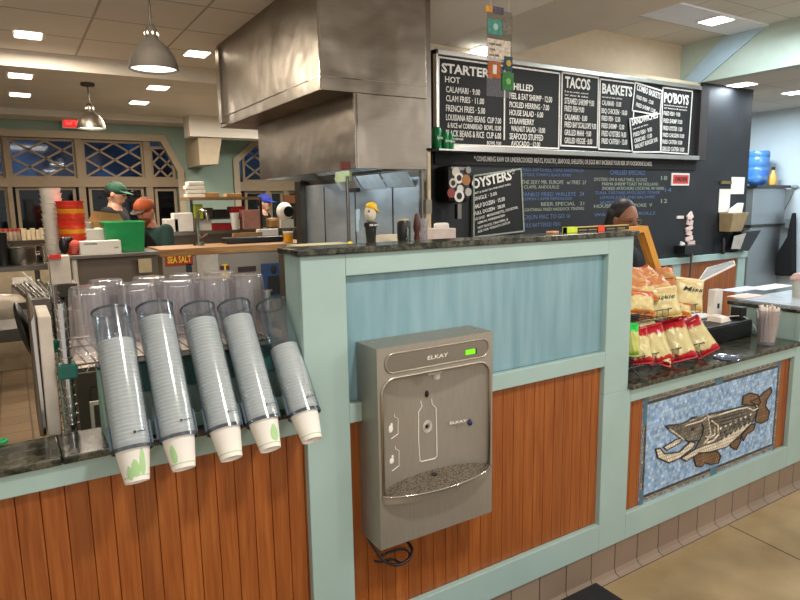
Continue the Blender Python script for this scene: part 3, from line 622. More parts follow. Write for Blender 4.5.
# wainscot under the chalkboard
t = thing('wall_wainscot', 'mint framed oak wainscot below the chalkboard wall', 'wainscot', (5.2, 3.86, 0))
f = MB(); f.box(4.0, 6.95, 3.82, 3.9, .90, .965); f.box(4.0, 6.95, 3.84, 3.87, .0, .12)
for a_ in (4.0, 5.62, 6.80): f.box(a_, a_+.15, 3.84, 3.87, .12, .90)
f.build('frame', M_mint, t, bevel=.003)
p = MB(); vgroove(p, 4.15, 5.62, .12, .9, 3.858); p.build('oak_panel', M_oak, t); p = MB(); vgroove(p, 5.77, 6.80, .12, .9, 3.858); p.build('oak_panel', M_oak, t)
MB().box(4.0, 6.95, 3.872, 3.9, 0, .9).build('core', M_mint, t)
# right-end clutter on the dark wall
def flatpaper(x0_, y0_, x1_, y1_, Y, lb, nm='note_paper', mat=None, cat='paper', group=None, th=.003):
    A = PY(x0_, y0_, Y); B = PY(x1_, y1_, Y); return tag(MB().box(A.x, B.x, Y-th, Y, B.z, A.z).build(nm, mat or M_paper), lb, cat, group)
flatpaper(731.5, 177, 743.5, 194, 3.864, 'square white paper on the right end of the dark wall')
flatpaper(719.5, 189, 729, 212, 3.864, 'taller white paper clipped below the brass hooks')
flatpaper(720, 181, 730, 184, 3.862, 'brass hook rail above the taller paper', 'hook_rail', plain('brass', '#8c7a4a', .4, metal=.6), 'hook rail', th=.02)
t = thing('wall_file_holder', 'tan wall holder stuffed with papers at the right end', 'file holder', PY(736, 232, 3.8))
A = PY(730, 213, 3.74); B = PY(744, 231, 3.74); MB().hexa([(A.x+.02, 3.74, B.z), (B.x-.04, 3.74, B.z), (B.x, 3.70, A.z), (A.x, 3.70, A.z)], [(A.x+.02, 3.86, B.z), (B.x-.04, 3.86, B.z), (B.x, 3.86, A.z), (A.x, 3.86, A.z)]).build('pocket', plain('tan_plastic', '#9b8460', .5), t, bevel=.006)
MB().hexa([(A.x+.05, 3.76, A.z-.1), (B.x-.05, 3.76, A.z-.1), (B.x-.02, 3.75, A.z+.1), (A.x+.12, 3.75, A.z+.04)], [(A.x+.05, 3.82, A.z-.1), (B.x-.05, 3.82, A.z-.1), (B.x-.02, 3.82, A.z+.1), (A.x+.12, 3.82, A.z+.04)]).build('papers', M_paper, t)
t = thing('magazine_rack', 'dark slanted rack holding grey sheets below the file holder', 'rack', PY(735, 250, 3.8))
Q = [PY(x, y, 3.84) for x, y in ((729, 250), (740, 250), (752, 230), (733, 232))]
MB().prism(Q, (0, -.1, 0)).build('rack_body', M_black, t)
Q = [PY(x, y, 3.735) for x, y in ((731, 249), (740, 249), (746, 233), (734, 236))]
MB().prism(Q, (0, -.004, 0)).build('sheet', plain('grey_sheet', '#a6a29a', .7), t)
pc = (('#e3c9c0', (687, 212), (693, 221), -.6), ('#dccac2', (676, 215.5), (684, 219), 0), ('#dcc0b8', (686.5, 219), (693, 226), .2), ('#e0c6be', (685, 226), (693, 231), -.3), ('#d9bdb4', (686, 230), (692, 236), .25), ('#e2c8be', (685, 236), (693, 241), -.15), ('#d6b8ae', (687, 240), (695, 249), 0), ('#ece8e2', (680, 241), (684, 250), .3))
ml = ('topmost slanted', 'isolated horizontal', 'second from top', 'third from top', 'middle', 'low narrow', 'bottom round', 'white slanted lowest')
for k, (c, A, B, an_) in enumerate(pc):
    A = PY(*A, 3.862); B = PY(*B, 3.862); ctr = (A+B)/2
    hw = abs(B.x-A.x)/2*.8; hh = abs(A.z-B.z)/2*.75; tag(MB().box(ctr.x-hw, ctr.x+hw, 3.855, 3.869, ctr.z-hh, ctr.z+hh, Matrix.Rotation(an_, 3, 'Y'), ctr).build('wall_magnet', plain('pink_paper_%d' % k, c, .7)), ml[k]+' pale pink tag in the stack on the dark wall', 'tag', 'pale tags on the dark wall')
p = PY(684, 250, 3.84); tag(MB().box(p.x-.12, p.x+.16, 3.75, 3.868, p.z-.03, p.z+.05).build('paper_holder', M_black), 'small black holder below the column of pale tags', 'holder')
p = PY(690, 262, 3.78); tag(MB().tube([(p.x+.02, 3.78, .02), (p.x+.02, 3.78, p.z+.1)], .012).build('metal_pole', M_steel), 'thin grey pole in front of the oak wainscot', 'pole')
p = PY(723, 245, 3.8); tag(MB().lathe([(0, 0), (.02, 0), (.02, .14), (.008, .17), (0, .17)], (p.x-.01, 3.79, .965)).build('spray_bottle', M_black, smooth='auto'), 'small dark bottle on the wainscot ledge', 'bottle')

# ================================================================ BACK ROOM RIGHT
t = thing('ice_machine', 'stainless ice machine against the pale back room wall', 'ice machine', (8.35, 4.9, 0))
A = PY(744.5, 190, 4.6); B = PY(783, 225, 4.6); xm0 = A.x; xm1 = 8.42; 
MB().box(7.95, 8.72, 4.35, 4.95, 1.21, 1.67).build('head', steel('pale_steel', '#b5b8bb', .45), t, bevel=.006)
MB().box(7.93, 8.74, 4.30, 4.98, 1.67, 1.705).build('lid', M_steeld, t)
MB().box(7.93, 8.74, 4.34, 4.96, 1.18, 1.21).build('ledge', M_steeld, t)
MB().box(7.98, 8.72, 4.38, 4.95, .0, 1.18).build('bin', steel('pale_steel', '#b5b8bb', .45), t, bevel=.01)
MB().box(7.93, 7.95, 4.45, 4.62, 1.60, 1.68).build('badge', plain('purple_badge', '#3b2a7a', .5), t)
MB().box(7.93, 7.95, 4.72, 4.86, 1.3, 1.40).box(7.93, 7.95, 4.5, 4.62, 1.5, 1.58).build('sticker', M_paper, t)
def onmachine(px, py, Y): return PY(px, py, Y)
p = PY(757, 188, 4.6); cx = p.x-.02
t = thing('water_bottle', 'blue five gallon water bottle standing on the ice machine', 'water bottle', (cx, 4.6, 1.705))
MB().lathe([(0, 0), (.06, 0), (.11, .04), (.135, .07), (.135, .13), (.127, .14), (.135, .15), (.135, .23), (.127, .24), (.135, .25), (.135, .36), (.127, .37), (.135, .38), (.135, .43), (.12, .45), (0, .45)], (cx, 4.6, 1.705), n=28).build('bottle', clear('blue_bottle', '#6fa8dc', .1, .15, .4, .45, '#5b9ad8'), t, smooth=True)
MB().lathe([(.136, .13), (.137, .13), (.137, .2), (.136, .2)], (cx, 4.6, 1.705), n=28).build('label_band', plain('bottle_label', '#3567b8', .5), t)
p = PY(772, 188, 4.45)
t = thing('juice_bottle', 'small amber bottle with dark cap beside the water bottle', 'bottle', (p.x, 4.45, 1.705))
MB().lathe([(0, 0), (.045, 0), (.05, .02), (.05, .12), (.02, .17), (.02, .2), (0, .2)], (p.x, 4.45, 1.705)).build('bottle', plain('amber', '#d9a04e', .3), t, smooth=True); MB().lathe([(0, .2), (.022, .2), (.022, .24), (0, .24)], (p.x, 4.45, 1.705)).build('cap', M_black, t)
# wall conduit, box, jacket
def wx(px, py): return PX(px, py, 8.79)
t = thing('wall_conduit', 'grey power cable and outlet box on the back room wall', 'cable', wx(790, 240))
pts = [wx(*p) for p in ((795, 186), (793, 193), (788, 203), (783, 212), (778, 217))]; MB().tube(pts, .008).build('cable', plain('cable_grey', '#7f868a', .5), t)
A = wx(786.5, 219); B = wx(793.5, 228); MB().box(8.74, 8.79, B.y, A.y, B.z, A.z).build('outlet_box', plain('outlet_grey', '#8d979d', .5), t)
MB().tube([wx(*p) for p in ((789, 228), (787, 240), (781, 255), (778, 270))], .006).build('cable', plain('cable_grey', '#7f868a', .5), t)
MB().ell(wx(795, 187), (.03, .05, .03)).build('plug', plain('cable_grey', '#7f868a', .5), t)
Q = [wx(*p) for p in ((797, 212), (794, 225), (792, 236), (788, 243), (784, 249), (781, 256), (780, 268), (781, 275), (797, 275))]
tag(MB().prism(Q, (-.14, 0, 0)).build('jacket', plain('black_cloth', '#0e0e10', .95, bump=.6), bevel=.03), 'black jacket hanging on the back room wall by the frame edge', 'jacket')

# ================================================================ THE SERVICE COUNTER
F0 = 1.56; RC = 1.583; BK = 1.675
t = thing('service_partition', 'tall mint framed partition carrying the water fountain', 'partition', (1.34, 1.62, 0))
f = MB(); f.box(.655, .791, F0, RC, .148, 1.415).box(1.895, 2.058, F0, RC, .148, 1.415 if 0 else .802).box(1.895, 2.036, F0, RC, .802, 1.415)
f.box(.791, 1.895, F0, RC, 1.352, 1.415).box(.791, 1.895, F0, RC, .917, .975).box(.791, 1.895, F0, RC, .148, .262)
f.build('frame', M_mint, t, bevel=.0025)
MB().box(.655, 2.036, RC+.012, BK, .0, 1.415).box(.655, .791, RC, RC+.012, 0, 1.415).box(1.895, 2.036, RC, RC+.012, 0, 1.415).build('core', M_mint, t)
MB().box(.791, 1.895, RC+.002, RC+.012, .975, 1.352).build('blue_panel', M_blue, t, label='blue stained wood panel')
p = MB(); vgroove(p, .791, 1.895, .262, .917, RC); p.build('oak_panel', M_oak, t, label='orange oak tongue and groove panel')
t = thing('service_counter', 'low mint framed oak counter under the cup dispenser', 'counter', (-.4, 1.62, 0))
f = MB(); f.box(-1.6, .655, F0, RC, .920, .976).box(-1.6, .655, F0, RC, .148, .262); f.build('frame', M_mint, t, bevel=.0025)
MB().box(-1.6, .655, RC+.012, BK, 0, .976).build('core', M_mint, t)
p = MB(); vgroove(p, -1.6, .655, .262, .920, RC); p.build('oak_panel', M_oak, t)
t = thing('service_counter', 'low mint framed counter with the fish mosaic, under the chip rack', 'counter', (2.9, 1.8, 0))
f = MB(); f.box(2.058, 3.343, F0, RC, .745, .802).box(2.058, 3.343, F0, RC, .148, .262).box(3.343, 3.50, F0, RC, .148, .802); f.box(3.375, 3.50, F0, RC, .802, .965); f.box(3.5, 4.8, F0, RC, .148, .965)
f.build('frame', M_mint, t, bevel=.0025)
MB().box(2.036, 3.38, RC+.012, BK, 0, .802).box(3.38, 4.8, RC, 1.935, 0, .965).build('core', M_mint, t)
for a_, b_ in ((2.058, 2.165), (3.245, 3.343)): p = MB(); vgroove(p, a_, b_, .262, .745, RC); p.build('oak_panel', M_oak, t)
MB().box(2.036, 3.37, 2.18, 2.22, 0, .802).build('back_panel', M_mint, t)
def slab(x0_, x1_, y0_, y1_, z0_, z1_, lb): return tag(MB().box(x0_, x1_, y0_, y1_, z0_, z1_).build('countertop', M_gran, bevel=.004), lb, 'countertop')
slab(.640, 2.052, 1.545, 1.69, 1.415, 1.434, 'dark granite top on the tall partition above the water fountain')
slab(-1.6, .05, 1.545, 1.72, .976, .994, 'dark granite countertop section at the far left edge'); slab(.0515, .654, 1.545, 1.72, .976, .994, 'dark granite countertop section carrying the cup dispenser')
slab(2.038, 3.374, 1.54, 2.24, .802, .822, 'dark granite countertop carrying the chip rack and register')
slab(3.37, 4.85, 1.55, 1.95, .965, .985, 'raised dark countertop at the right edge of the counter')
tag(MB().box(3.42, 4.8, 1.58, 1.92, .985, .993).build('glare_sheet', plain('painted_glare', '#b9c3cc', .2)), 'pale sheet of painted glare on the raised right countertop', 'tray')  # glare on the granite put into the colour of a thin sheet
for k, (px, py, w_, d, c, lb) in enumerate(((742, 289, .3, .12, '#c3cbe6', 'bluish paper lying on the raised right countertop'), (770, 287, .35, .12, '#dfe6ec', 'white paper farther right on the raised countertop'), (745, 296, .2, .1, '#e9c9bd', 'pinkish paper on the raised right countertop'))):
    p = PZ(px, py, .995); tag(MB().box(p.x-w_/2, p.x+w_/2, max(1.6, p.y-d/2), p.y+d/2, .9935, .9955+k*.001).build('paper_sheet', plain('sheet_%d' % k, c, .5)), lb, 'paper')
# baseboard tiles
bbm = tiles('base_tile', '#8d7b69', '#847261', '#4b4036', .1435, .3, .003, .5, 'XZ', var=.1)
struct(MB().box(-1.6, 4.8, F0+.008, RC, .012, .148).build('baseboard_front', bbm))
c = MB(); c.hexa([(-1.6, F0-.022, 0), (-1.6, F0+.008, 0), (-1.6, F0+.008, .028), (-1.6, F0+.001, .012), (-1.6, F0-.02, .004)], [(4.8, F0-.022, 0), (4.8, F0+.008, 0), (4.8, F0+.008, .028), (4.8, F0+.001, .012), (4.8, F0-.02, .004)])
struct(c.build('baseboard_cove', bbm))
p0 = PZ(592, 590, 0); mt_ = tag(MB().box(p0.x-1.0, p0.x+.04, .2, p0.y+.02, 0, .012).build('floor_mat', plain('rubber_mat', '#15171a', .8, bump=.5), bevel=.004), 'black rubber mat on the floor at the bottom edge', 'mat')
p = PZ(733, 521, 0); tag(MB().ell((p.x, p.y, .002), (.006, .004, .002), 8).build('paper_scrap', M_paper), 'tiny white scrap on the floor by the baseboard', 'scrap')

# ================================================================ MOSAIC
M_mblue = tiles('mosaic_blue', '#6a97c8', '#b9d4ec', '#8fa3b8', .0165, .0165, .0011, .35, 'XZ', off=.5, var=.3)
M_mdk = tiles('mosaic_dark', '#34352f', '#5a594f', '#2b2823', .0165, .0165, .0012, .4, 'XZ', off=.5, var=.3)
M_mpk = tiles('mosaic_pale', '#b5ac9d', '#6f6a60', '#4d483f', .0165, .0165, .0012, .4, 'XZ', off=.5, var=.25)
M_mbr = tiles('mosaic_brown', '#73543a', '#8a6b4b', '#3b2c20', .0165, .0165, .0012, .4, 'XZ', off=.5, var=.3)
M_mol = tiles('mosaic_olive', '#5f5b50', '#868074', '#33302a', .0165, .0165, .0012, .4, 'XZ', off=.5, var=.3)
M_mcr = tiles('mosaic_cream', '#efe6d2', '#dccfb6', '#8a7d68', .0165, .0165, .0012, .4, 'XZ', off=.5, var=.15)
M_mout = plain('mosaic_outline', '#2a2019', .5)
YM2 = 1.578
t = thing('mosaic_panel', 'blue mosaic panel of a pike set in the low counter front', 'mosaic', (2.7, YM2, .262))
MB().box(2.165, 3.245, YM2, RC+.01, .262, .745).build('tile_ground', M_mblue, t)
b = MB(); b.box(2.185, 3.225, YM2-.0015, YM2, .72, .738).box(2.185, 3.225, YM2-.0015, YM2, .268, .286); b.box(2.165, 2.178, YM2-.0015, YM2, .33, .62).box(3.232, 3.245, YM2-.0015, YM2, .3, .70); b.build('outer_border', M_mpk, t)
b = MB(); b.box(2.19, 3.215, YM2-.0015, YM2, .704, .718).box(2.19, 3.215, YM2-.0015, YM2, .288, .300).box(2.18, 2.190, YM2-.0015, YM2, .286, .70).box(3.220, 3.230, YM2-.0015, YM2, .286, .72); b.build('inner_border', M_mdk, t)
b = MB(); b.box(2.165, 2.19, YM2-.002, YM2-.0015, .62, .745).box(2.165, 2.19, YM2-.002, YM2-.0015, .262, .33).box(3.222, 3.245, YM2-.002, YM2-.0015, .70, .745).box(3.222, 3.245, YM2-.002, YM2-.0015, .262, .3)
a_ = PY(719, 378, YM2); b.box(a_.x-.028, a_.x+.03, YM2-.002, YM2-.0015, .702, .745).box(a_.x-.028, a_.x+.03, YM2-.002, YM2-.0015, .262, .302); b.build('corner_tile', plain('slate_blue_tile', '#4d6f80', .35), t)
def z6(L): return [(620+x/4.444, 350+y/4.444) for x, y in L]
def fishpart(name, L, mat, y, par, outl=.0032):
    P = [PY(x, yy, YM2) for x, yy in z6(L)]
    o = MB().prism([(p.x, y, p.z) for p in P], (0, .002, 0)).build(name, mat, par)
    if outl:
        q = MB()
        for i in range(len(P)): a_ = P[i]; b_ = P[(i+1) % len(P)]; q.frus((a_.x, y, a_.z), (b_.x, y, b_.z), outl, outl, 6)
        q.build('outline', M_mout, o)
    return o
body = fishpart('fish_body', [(200, 338), (215, 333), (260, 330), (300, 314), (318, 298), (345, 297), (385, 285), (500, 260), (560, 245), (610, 240), (612, 262), (585, 320), (520, 385), (470, 430), (400, 450), (340, 462), (290, 492), (268, 480), (330, 440), (350, 400), (300, 405), (250, 378)], M_mol, YM2-.003, t)
def sub(name, L, mat, y, outl=0): 
    P = [PY(x, yy, YM2) for x, yy in z6(L)]; o = MB().prism([(p.x, y, p.z) for p in P], (0, .001, 0)).build(name, mat, body)
sub('belly', [(585, 320), (520, 385), (470, 430), (400, 450), (340, 462), (290, 492), (268, 480), (330, 445), (375, 425), (430, 410), (500, 360), (560, 325)], M_mcr, YM2-.0042)
def line(name, L, r, mat):
    P = [PY(x, yy, YM2) for x, yy in z6(L)]; MB().tube([(p.x, YM2-.0045, p.z) for p in P], r, 6).build(name, mat, body)
line('gill_line', [(385, 290), (392, 330), (398, 370), (385, 395), (368, 415)], .004, M_mcr)
line('gill_line', [(400, 312), (430, 335), (432, 375), (408, 402), (380, 412)], .005, M_mcr)
line('gill_line', [(415, 340), (416, 375), (395, 388), (375, 385)], .004, M_mcr)
line('lateral_line', [(385, 300), (450, 282), (520, 262), (560, 255), (590, 268), (610, 255), (600, 245)], .004, M_mcr)
line('upper_lip', [(215, 350), (250, 375), (280, 398)], .004, M_mcr)
for k in range(7):
    line('scale_mark', [(445+k*20, 398-k*12), (455+k*20, 384-k*12)], .005, M_mdk); line('scale_mark', [(440+k*21, 378-k*12), (450+k*21, 364-k*12)], .005, M_mdk)
    line('scale_mark', [(440+k*22, 352-k*10), (446+k*22, 342-k*10)], .004, M_mcr)
for r_ in range(3): line('back_row', [(395+r_*4, 312+r_*16), (470, 296+r_*15), (550, 275+r_*14)], .0022, M_mout)
line('cheek_line', [(285, 335), (320, 325), (355, 315), (378, 300)], .003, M_mcr); line('cheek_line', [(350, 400), (362, 375), (368, 345), (360, 325)], .003, M_mout); line('back_line', [(300, 318), (340, 300), (385, 285)], .004, M_mpk)
e_ = PY(620+320/4.444, 350+350/4.444, YM2); MB().frus((e_.x, YM2-.006, e_.z), (e_.x, YM2-.003, e_.z), .009, .009, 12).build('eye', M_mout, body)
fishpart('lower_jaw', [(155, 440), (175, 435), (195, 460), (260, 452), (310, 405), (330, 410), (325, 430), (260, 480), (215, 500), (165, 478)], M_mcr, YM2-.004, t)
fishpart('tongue', [(190, 430), (250, 395), (272, 392), (265, 410), (205, 445)], M_mcr, YM2-.0035, t, .0025)
for nm, L in (('tail_fin', [(600, 240), (575, 228), (610, 215), (640, 185), (668, 165), (672, 185), (648, 225), (645, 250), (662, 275), (655, 310), (625, 325), (598, 318), (605, 280)]), ('dorsal_fin', [(540, 240), (545, 205), (575, 190), (610, 198), (622, 230), (612, 248), (570, 244)]), ('pelvic_fin', [(325, 480), (345, 455), (395, 455), (430, 448), (445, 470), (435, 500), (400, 508), (375, 500), (360, 518), (335, 515)]), ('anal_fin', [(485, 415), (530, 385), (535, 400), (515, 442), (490, 430)]), ('anal_fin', [(535, 380), (580, 330), (598, 325), (590, 355), (560, 372), (545, 402)])):
    FO = globals().get('FO', 0)+1; fishpart(nm, L, M_mbr, YM2-.0022-.0003*FO, t)

# ================================================================ WATER FOUNTAIN
FY = 1.463; FX0, FX1, FZ0, FZ1 = .830, 1.249, .550, 1.153
def fp(x, y, Y=FY): return PY(x, y, Y)
t = thing('bottle_filler', 'stainless bottle filling water fountain mounted on the partition', 'water fountain', (1.04, FY, FZ0))
ox0 = .843; ox1 = 1.236; zt0 = fp(430, 373).z; zt0 = 1.062; zg = .716; rc = .045; xc = (ox0+ox1)/2; hw = (ox1-ox0)/2
def ztop(x):
    d = min(x-ox0, ox1-x)
    return zt0 if d > rc else zt0-rc+math.sqrt(max(0, rc*rc-(rc-d)**2))
def dep(x): return .066*math.sqrt(max(0, 1-((x-xc)/hw)**2))**1.2
n = 64; xs = [ox0+(ox1-ox0)*(.5-.5*math.cos(PI*i/n)) for i in range(n+1)]
sh = MB()
for a_, b_ in zip(xs, xs[1:]):
    sh.poly([(a_, FY, FZ0), (b_, FY, FZ0), (b_, FY, zg), (a_, FY, zg)])
    sh.poly([(a_, FY, ztop(a_)), (b_, FY, ztop(b_)), (b_, FY, FZ1), (a_, FY, FZ1)])
    sh.poly([(a_, FY, ztop(a_)), (b_, FY, ztop(b_)), (b_, FY+dep(b_), ztop(b_)), (a_, FY+dep(a_), ztop(a_))])
sh.box(FX0, ox0, FY, RC, FZ0, FZ1).box(ox1, FX1, FY, RC, FZ0, FZ1).box(ox0, ox1, FY+.0005, RC, FZ1-.003, FZ1).box(ox0, ox1, FY+.0005, RC, FZ0, FZ0+.003)
bmesh.ops.remove_doubles(sh.b, verts=sh.b.verts, dist=.00001)
sh.build('housing', M_fount, t, smooth='auto')
bw = MB(); nz = 12
for a_, b_ in zip(xs, xs[1:]):
    bw.poly([(a_, FY+dep(a_), zg), (b_, FY+dep(b_), zg), (b_, FY+dep(b_), ztop(b_)), (a_, FY+dep(a_), ztop(a_))])
bmesh.ops.remove_doubles(bw.b, verts=bw.b.verts, dist=.00001)
alc = bw.build('alcove_back', M_fount, t, smooth=True)
MB().tube([(ox0, FY-.001, zg)]+[(x, FY-.001, ztop(x)) for x in xs]+[(ox1, FY-.001, zg)], .0045, 8).build('rim_bead', steel('bead_steel', '#b9b2a5', .35, bump=0), t, smooth=True)
# name plate with bead
A = (.858, 1.080); B = (1.228, 1.133)
def rrect(x0_, x1_, z0_, z1_, r, n=10):
    P = []
    for cx_, cz_, a0 in ((x1_-r, z1_-r, 0), (x0_+r, z1_-r, 90), (x0_+r, z0_+r, 180), (x1_-r, z0_+r, 270)):
        for k in range(n+1): a_ = math.radians(a0+90*k/n); P.append((cx_+r*math.cos(a_), cz_+r*math.sin(a_)))
    return P
pl = rrect(.857, 1.230, 1.078, 1.134, .026)
np_ = MB().prism([(x, FY-.002, z) for x, z in pl], (0, .0025, 0)).build('name_plate', steel('plate_steel', '#9a9488', .45, bump=0), t)
MB().tube([(x, FY-.002, z) for x, z in pl], .0028, 8, closed=True).build('plate_bead', steel('bead_steel', '#b9b2a5', .35, bump=0), np_, smooth=True)
mb = MB(); addtext(mb, 'ELKAY', (.998, FY-.0035, 1.099), .075, .0115, bold=.008, thick=.001, shear=.1); mb.build('lettering', M_paper, np_)
MB().box(1.139, 1.176, FY-.005, FY-.002, 1.093, 1.108).build('indicator_light', emit('lime_led', '#7ae010', .75), t, label='glowing lime green display')
MB().box(1.176, 1.181, FY-.005, FY-.002, 1.091, 1.109).build('indicator_edge', M_black, t)
def bk(px, py):   # point on the concave back wall
    lo = FY
    for _ in range(30):
        p = PY(px, py, lo); lo = FY+dep(min(max(p.x, ox0), ox1))-.0015
    return PY(px, py, lo)
MB().tube([bk(x, y) for x, y in ((420.5, 401), (422, 406), (418.5, 412), (418.5, 440), (420, 461), (422, 461.5), (435, 458.5), (437, 456), (436.5, 430), (436, 408), (432, 404), (431.5, 399.5))], .0016, 6).build('bottle_outline', M_paper, alc)
for r in (.011, .016): 
    c_ = bk(427.5, 426.5); MB().tube([c_+Vector((math.cos(k*PI/10)*r, 0, math.sin(k*PI/10)*r*1.15)) for k in range(20)], .0010, 6, closed=True).build('sensor_ring', M_paper, alc)
c_ = bk(427, 426.5); MB().frus(c_, c_+Vector((0, .003, 0)), .006, .006, 14).build('sensor', M_black, alc)
c_ = bk(470, 422.5); MB().lathe([(0, -.012), (.008, -.004), (.008, .002), (.003, .010), (0, .014)], c_).build('drop_logo', plain('navy_drop', '#1c2a5c', .4), alc, smooth=True)
c0_ = bk(449, 424); c1_ = bk(466, 421); U = (c1_-c0_); L = U.length; U.normalize(); mb = MB(); addtext(mb, 'ELKAY', c0_+Vector((0, -.004, 0)), L, .008, U, (0, 0, 1), bold=.02); mb.build('lettering', M_paper, alc)
c0_ = bk(455, 427.5); mb = MB(); addtext(mb, 'filtered', c0_+Vector((0, -.005, 0)), .03, .005, U, (0, 0, 1)); mb.build('lettering', plain('grey_ink', '#8b8578', .6), alc)
for (dx, dy, nm) in ((0, 0, 'cup_pictogram'), (1, 32, 'bottle_pictogram')):
    MB().tube([bk(x+dx, y+dy) for x, y in ((394.5, 414), (394.5, 417), (398, 418.5), (398, 434), (391, 439))], .0012, 6).build(nm, M_paper, alc)
    c_ = bk(390.5+dx, 429+dy); MB().ell(c_, (.009, .002, .012 if dy == 0 else .009), 10).ell(c_+Vector((.004, 0, .012)), (.004, .002, .006), 8).build(nm, M_paper, alc)
MB().box(xc-.030, xc+.022, FY+.010, FY+.055, zt0-.016, zt0).frus((xc+.006, FY+.022, zt0-.034), (xc+.006, FY+.022, zt0-.012), .013, .015, 16).build('nozzle', plain('nozzle_grey', '#b5b0a6', .4), t, bevel=.002)
c_ = bk(427, 394); MB().ell(c_, (.007, .003, .011), 12).build('sensor_window', M_black, alc)
# drip tray bulging forward with grille
def bulge(x): return .062*math.sqrt(max(0, 1-((x-xc)/hw)**2))**1.3
tr = MB(); top = []; N_ = 48; X_ = [ox0-.004+(ox1-ox0+.008)*(.5-.5*math.cos(PI*i/N_)) for i in range(N_+1)]
hw2 = hw+.004
def bulge(x): return .060*math.sqrt(max(0, 1-((x-xc)/hw2)**2))**1.3
fr_ = [(x, FY-bulge(x)) for x in X_]; 
tr.hexa([(x, y-.0, .694) for x, y in [(a_, FY-bulge(a_)*.92) for a_ in X_]]+[(X_[-1], FY+.002, .694), (X_[0], FY+.002, .694)], [(x, y, .716) for x, y in fr_]+[(X_[-1], FY+.002, .716), (X_[0], FY+.002, .716)])
tray = tr.build('drip_tray', M_fount, t)
MB().tube([(x, y, .717) for x, y in fr_], .003, 8).build('tray_lip', M_chrome, tray, smooth=True)
gm, gnt, gb = newmat('grille'); vo = N(gnt, 'ShaderNodeTexVoronoi'); vo.inputs['Scale'].default_value = 150; gnt.links.new(coords(gnt), vo.inputs['Vector'])
gnt.links.new(ramp(gnt, vo.outputs['Distance'], [(.25, hx('#231f1b')), (.5, hx('#8a8172'))]), gb.inputs['Base Color']); gb.inputs['Metallic'].default_value = .7; gb.inputs['Roughness'].default_value = .4
g_ = MB(); F = [(x, FY-bulge(x)*.97, .7185) for x in X_[1:-1]]; K = [(x, FY+dep(min(max(x, ox0), ox1)), .7185) for x in X_[1:-1]][::-1]
g_.poly(F+K); bmesh.ops.triangulate(g_.b, faces=g_.b.faces); g_.build('grille', gm, tray)
p = PZ(434, 474, .72); MB().frus((p.x, p.y, .7185), (p.x, p.y, .721), .011, .011, 18).build('drain', M_black, tray)
p = PZ(488.5, 463, .72); MB().frus((p.x, p.y, .7175), (p.x, p.y, .724), .004, .004, 10).build('screw', M_black, tray)
MB().box(FX0+.004, FX1-.004, FY+.02, RC, FZ0-.004, FZ0).build('base_plate', M_steeld, t)
# screws on top
for px, py in ((474.5, 328.5), (373, 343)): p = PZ(px, py, FZ1+.001); MB().ell((p.x, min(p.y, RC-.01), FZ1+.001), (.003, .003, .002), 8).build('screw', M_chrome, t)
# power cord
pts = []
cc = PY(398, 555, 1.53)
for k in range(26):
    a_ = -2.4+k*.30; r = .038-.0004*k; pts.append(Vector((cc.x+math.cos(a_)*r*1.25+.004*k/10, 1.53+.012*math.sin(k*.7), cc.z+math.sin(a_)*r*.75)))
pts = [PY(368, 538, 1.56), PY(374, 548, 1.55)]+[PY(381, 558, 1.54)]+[PY(x, y, Y_) for x, y, Y_ in ((388, 563, 1.53), (398, 565, 1.52), (408, 560, 1.52), (412, 551, 1.53), (410, 545, 1.55), (406, 541, 1.565))]
def smoothpts(P, k=6):
    out = []
    for i in range(len(P)-1):
        a_ = P[max(i-1, 0)]; b_ = P[i]; c_ = P[i+1]; d_ = P[min(i+2, len(P)-1)]
        for j_ in range(k):
            u = j_/k; out.append(.5*((2*b_)+(c_-a_)*u+(2*a_-5*b_+4*c_-d_)*u*u+(3*b_-a_-3*c_+d_)*u**3))
    out.append(P[-1]); return out
cord = MB().tube(smoothpts(pts), .0045, 8)
cord.tube(smoothpts([PY(x, y, Y_) for x, y, Y_ in ((374, 561, 1.56), (382, 562, 1.55), (392, 559, 1.54), (402, 563, 1.55), (410, 556, 1.56), (404, 549, 1.565), (390, 552, 1.56), (380, 557, 1.55))]), .004, 8)
tag(cord.build('power_cord', M_black, smooth=True), 'black coiled power cord hanging below the water fountain', 'cord')

# ================================================================ CUP DISPENSER
t = thing('cup_dispenser_stand', 'mint wooden stand holding the five cup tubes', 'dispenser stand', (.42, 1.62, .994))
X0d, X1d = .150, .655-.012
for x in (X0d, X1d-.014): MB().prism([(x, 1.575, .995), (x, 1.70, .995), (x, 1.70, 1.16), (x, 1.665, 1.16)], (.014, 0, 0)).build('side_panel', M_mintdk, t)
MB().box(X0d+.014, X1d-.014, 1.68, 1.695, .995, 1.075).build('lower_board', plain('pale_mint_board', '#b9cfc4', .5), t)
MB().box(X0d, X1d, 1.695, 1.708, .995, 1.16).build('back_panel', plain('teal_board', '#4f7f7c', .5), t)
MB().hexa([(X0d, 1.660, 1.165), (X0d, 1.708, 1.165), (X0d, 1.708, 1.158), (X0d, 1.660, 1.158)], [(X1d, 1.660, 1.165), (X1d, 1.708, 1.165), (X1d, 1.708, 1.158), (X1d, 1.660, 1.158)]).build('top_strip', plain('dark_board', '#2a3533', .5), t)
MB().box(X0d+.014, X1d-.014, 1.575, 1.585, .9955, 1.03).build('front_rail', M_mintdk, t)
M_tube = clear('acrylic_tube', '#f1f5f8', .12, .045, .34, .03, '#b5c3d3')
M_cup = plain('paper_cup', '#ece9e1', .7, var=.02); M_leaf = plain('leaf_print', '#a8cf94', .7, var=.08)
CUPH = .092
def cupmesh(): # axis along -Z : rim down
    return [(0, .007), (.0245, .007), (.0250, 0), (.0265, 0), (.0398, .0895), (.0408, .0905), (.0408, .0925), (.0400, .094), (.0385, .091), (.0255, .009), (0, .009)]
names = ('leftmost', 'second', 'middle', 'fourth', 'rightmost')
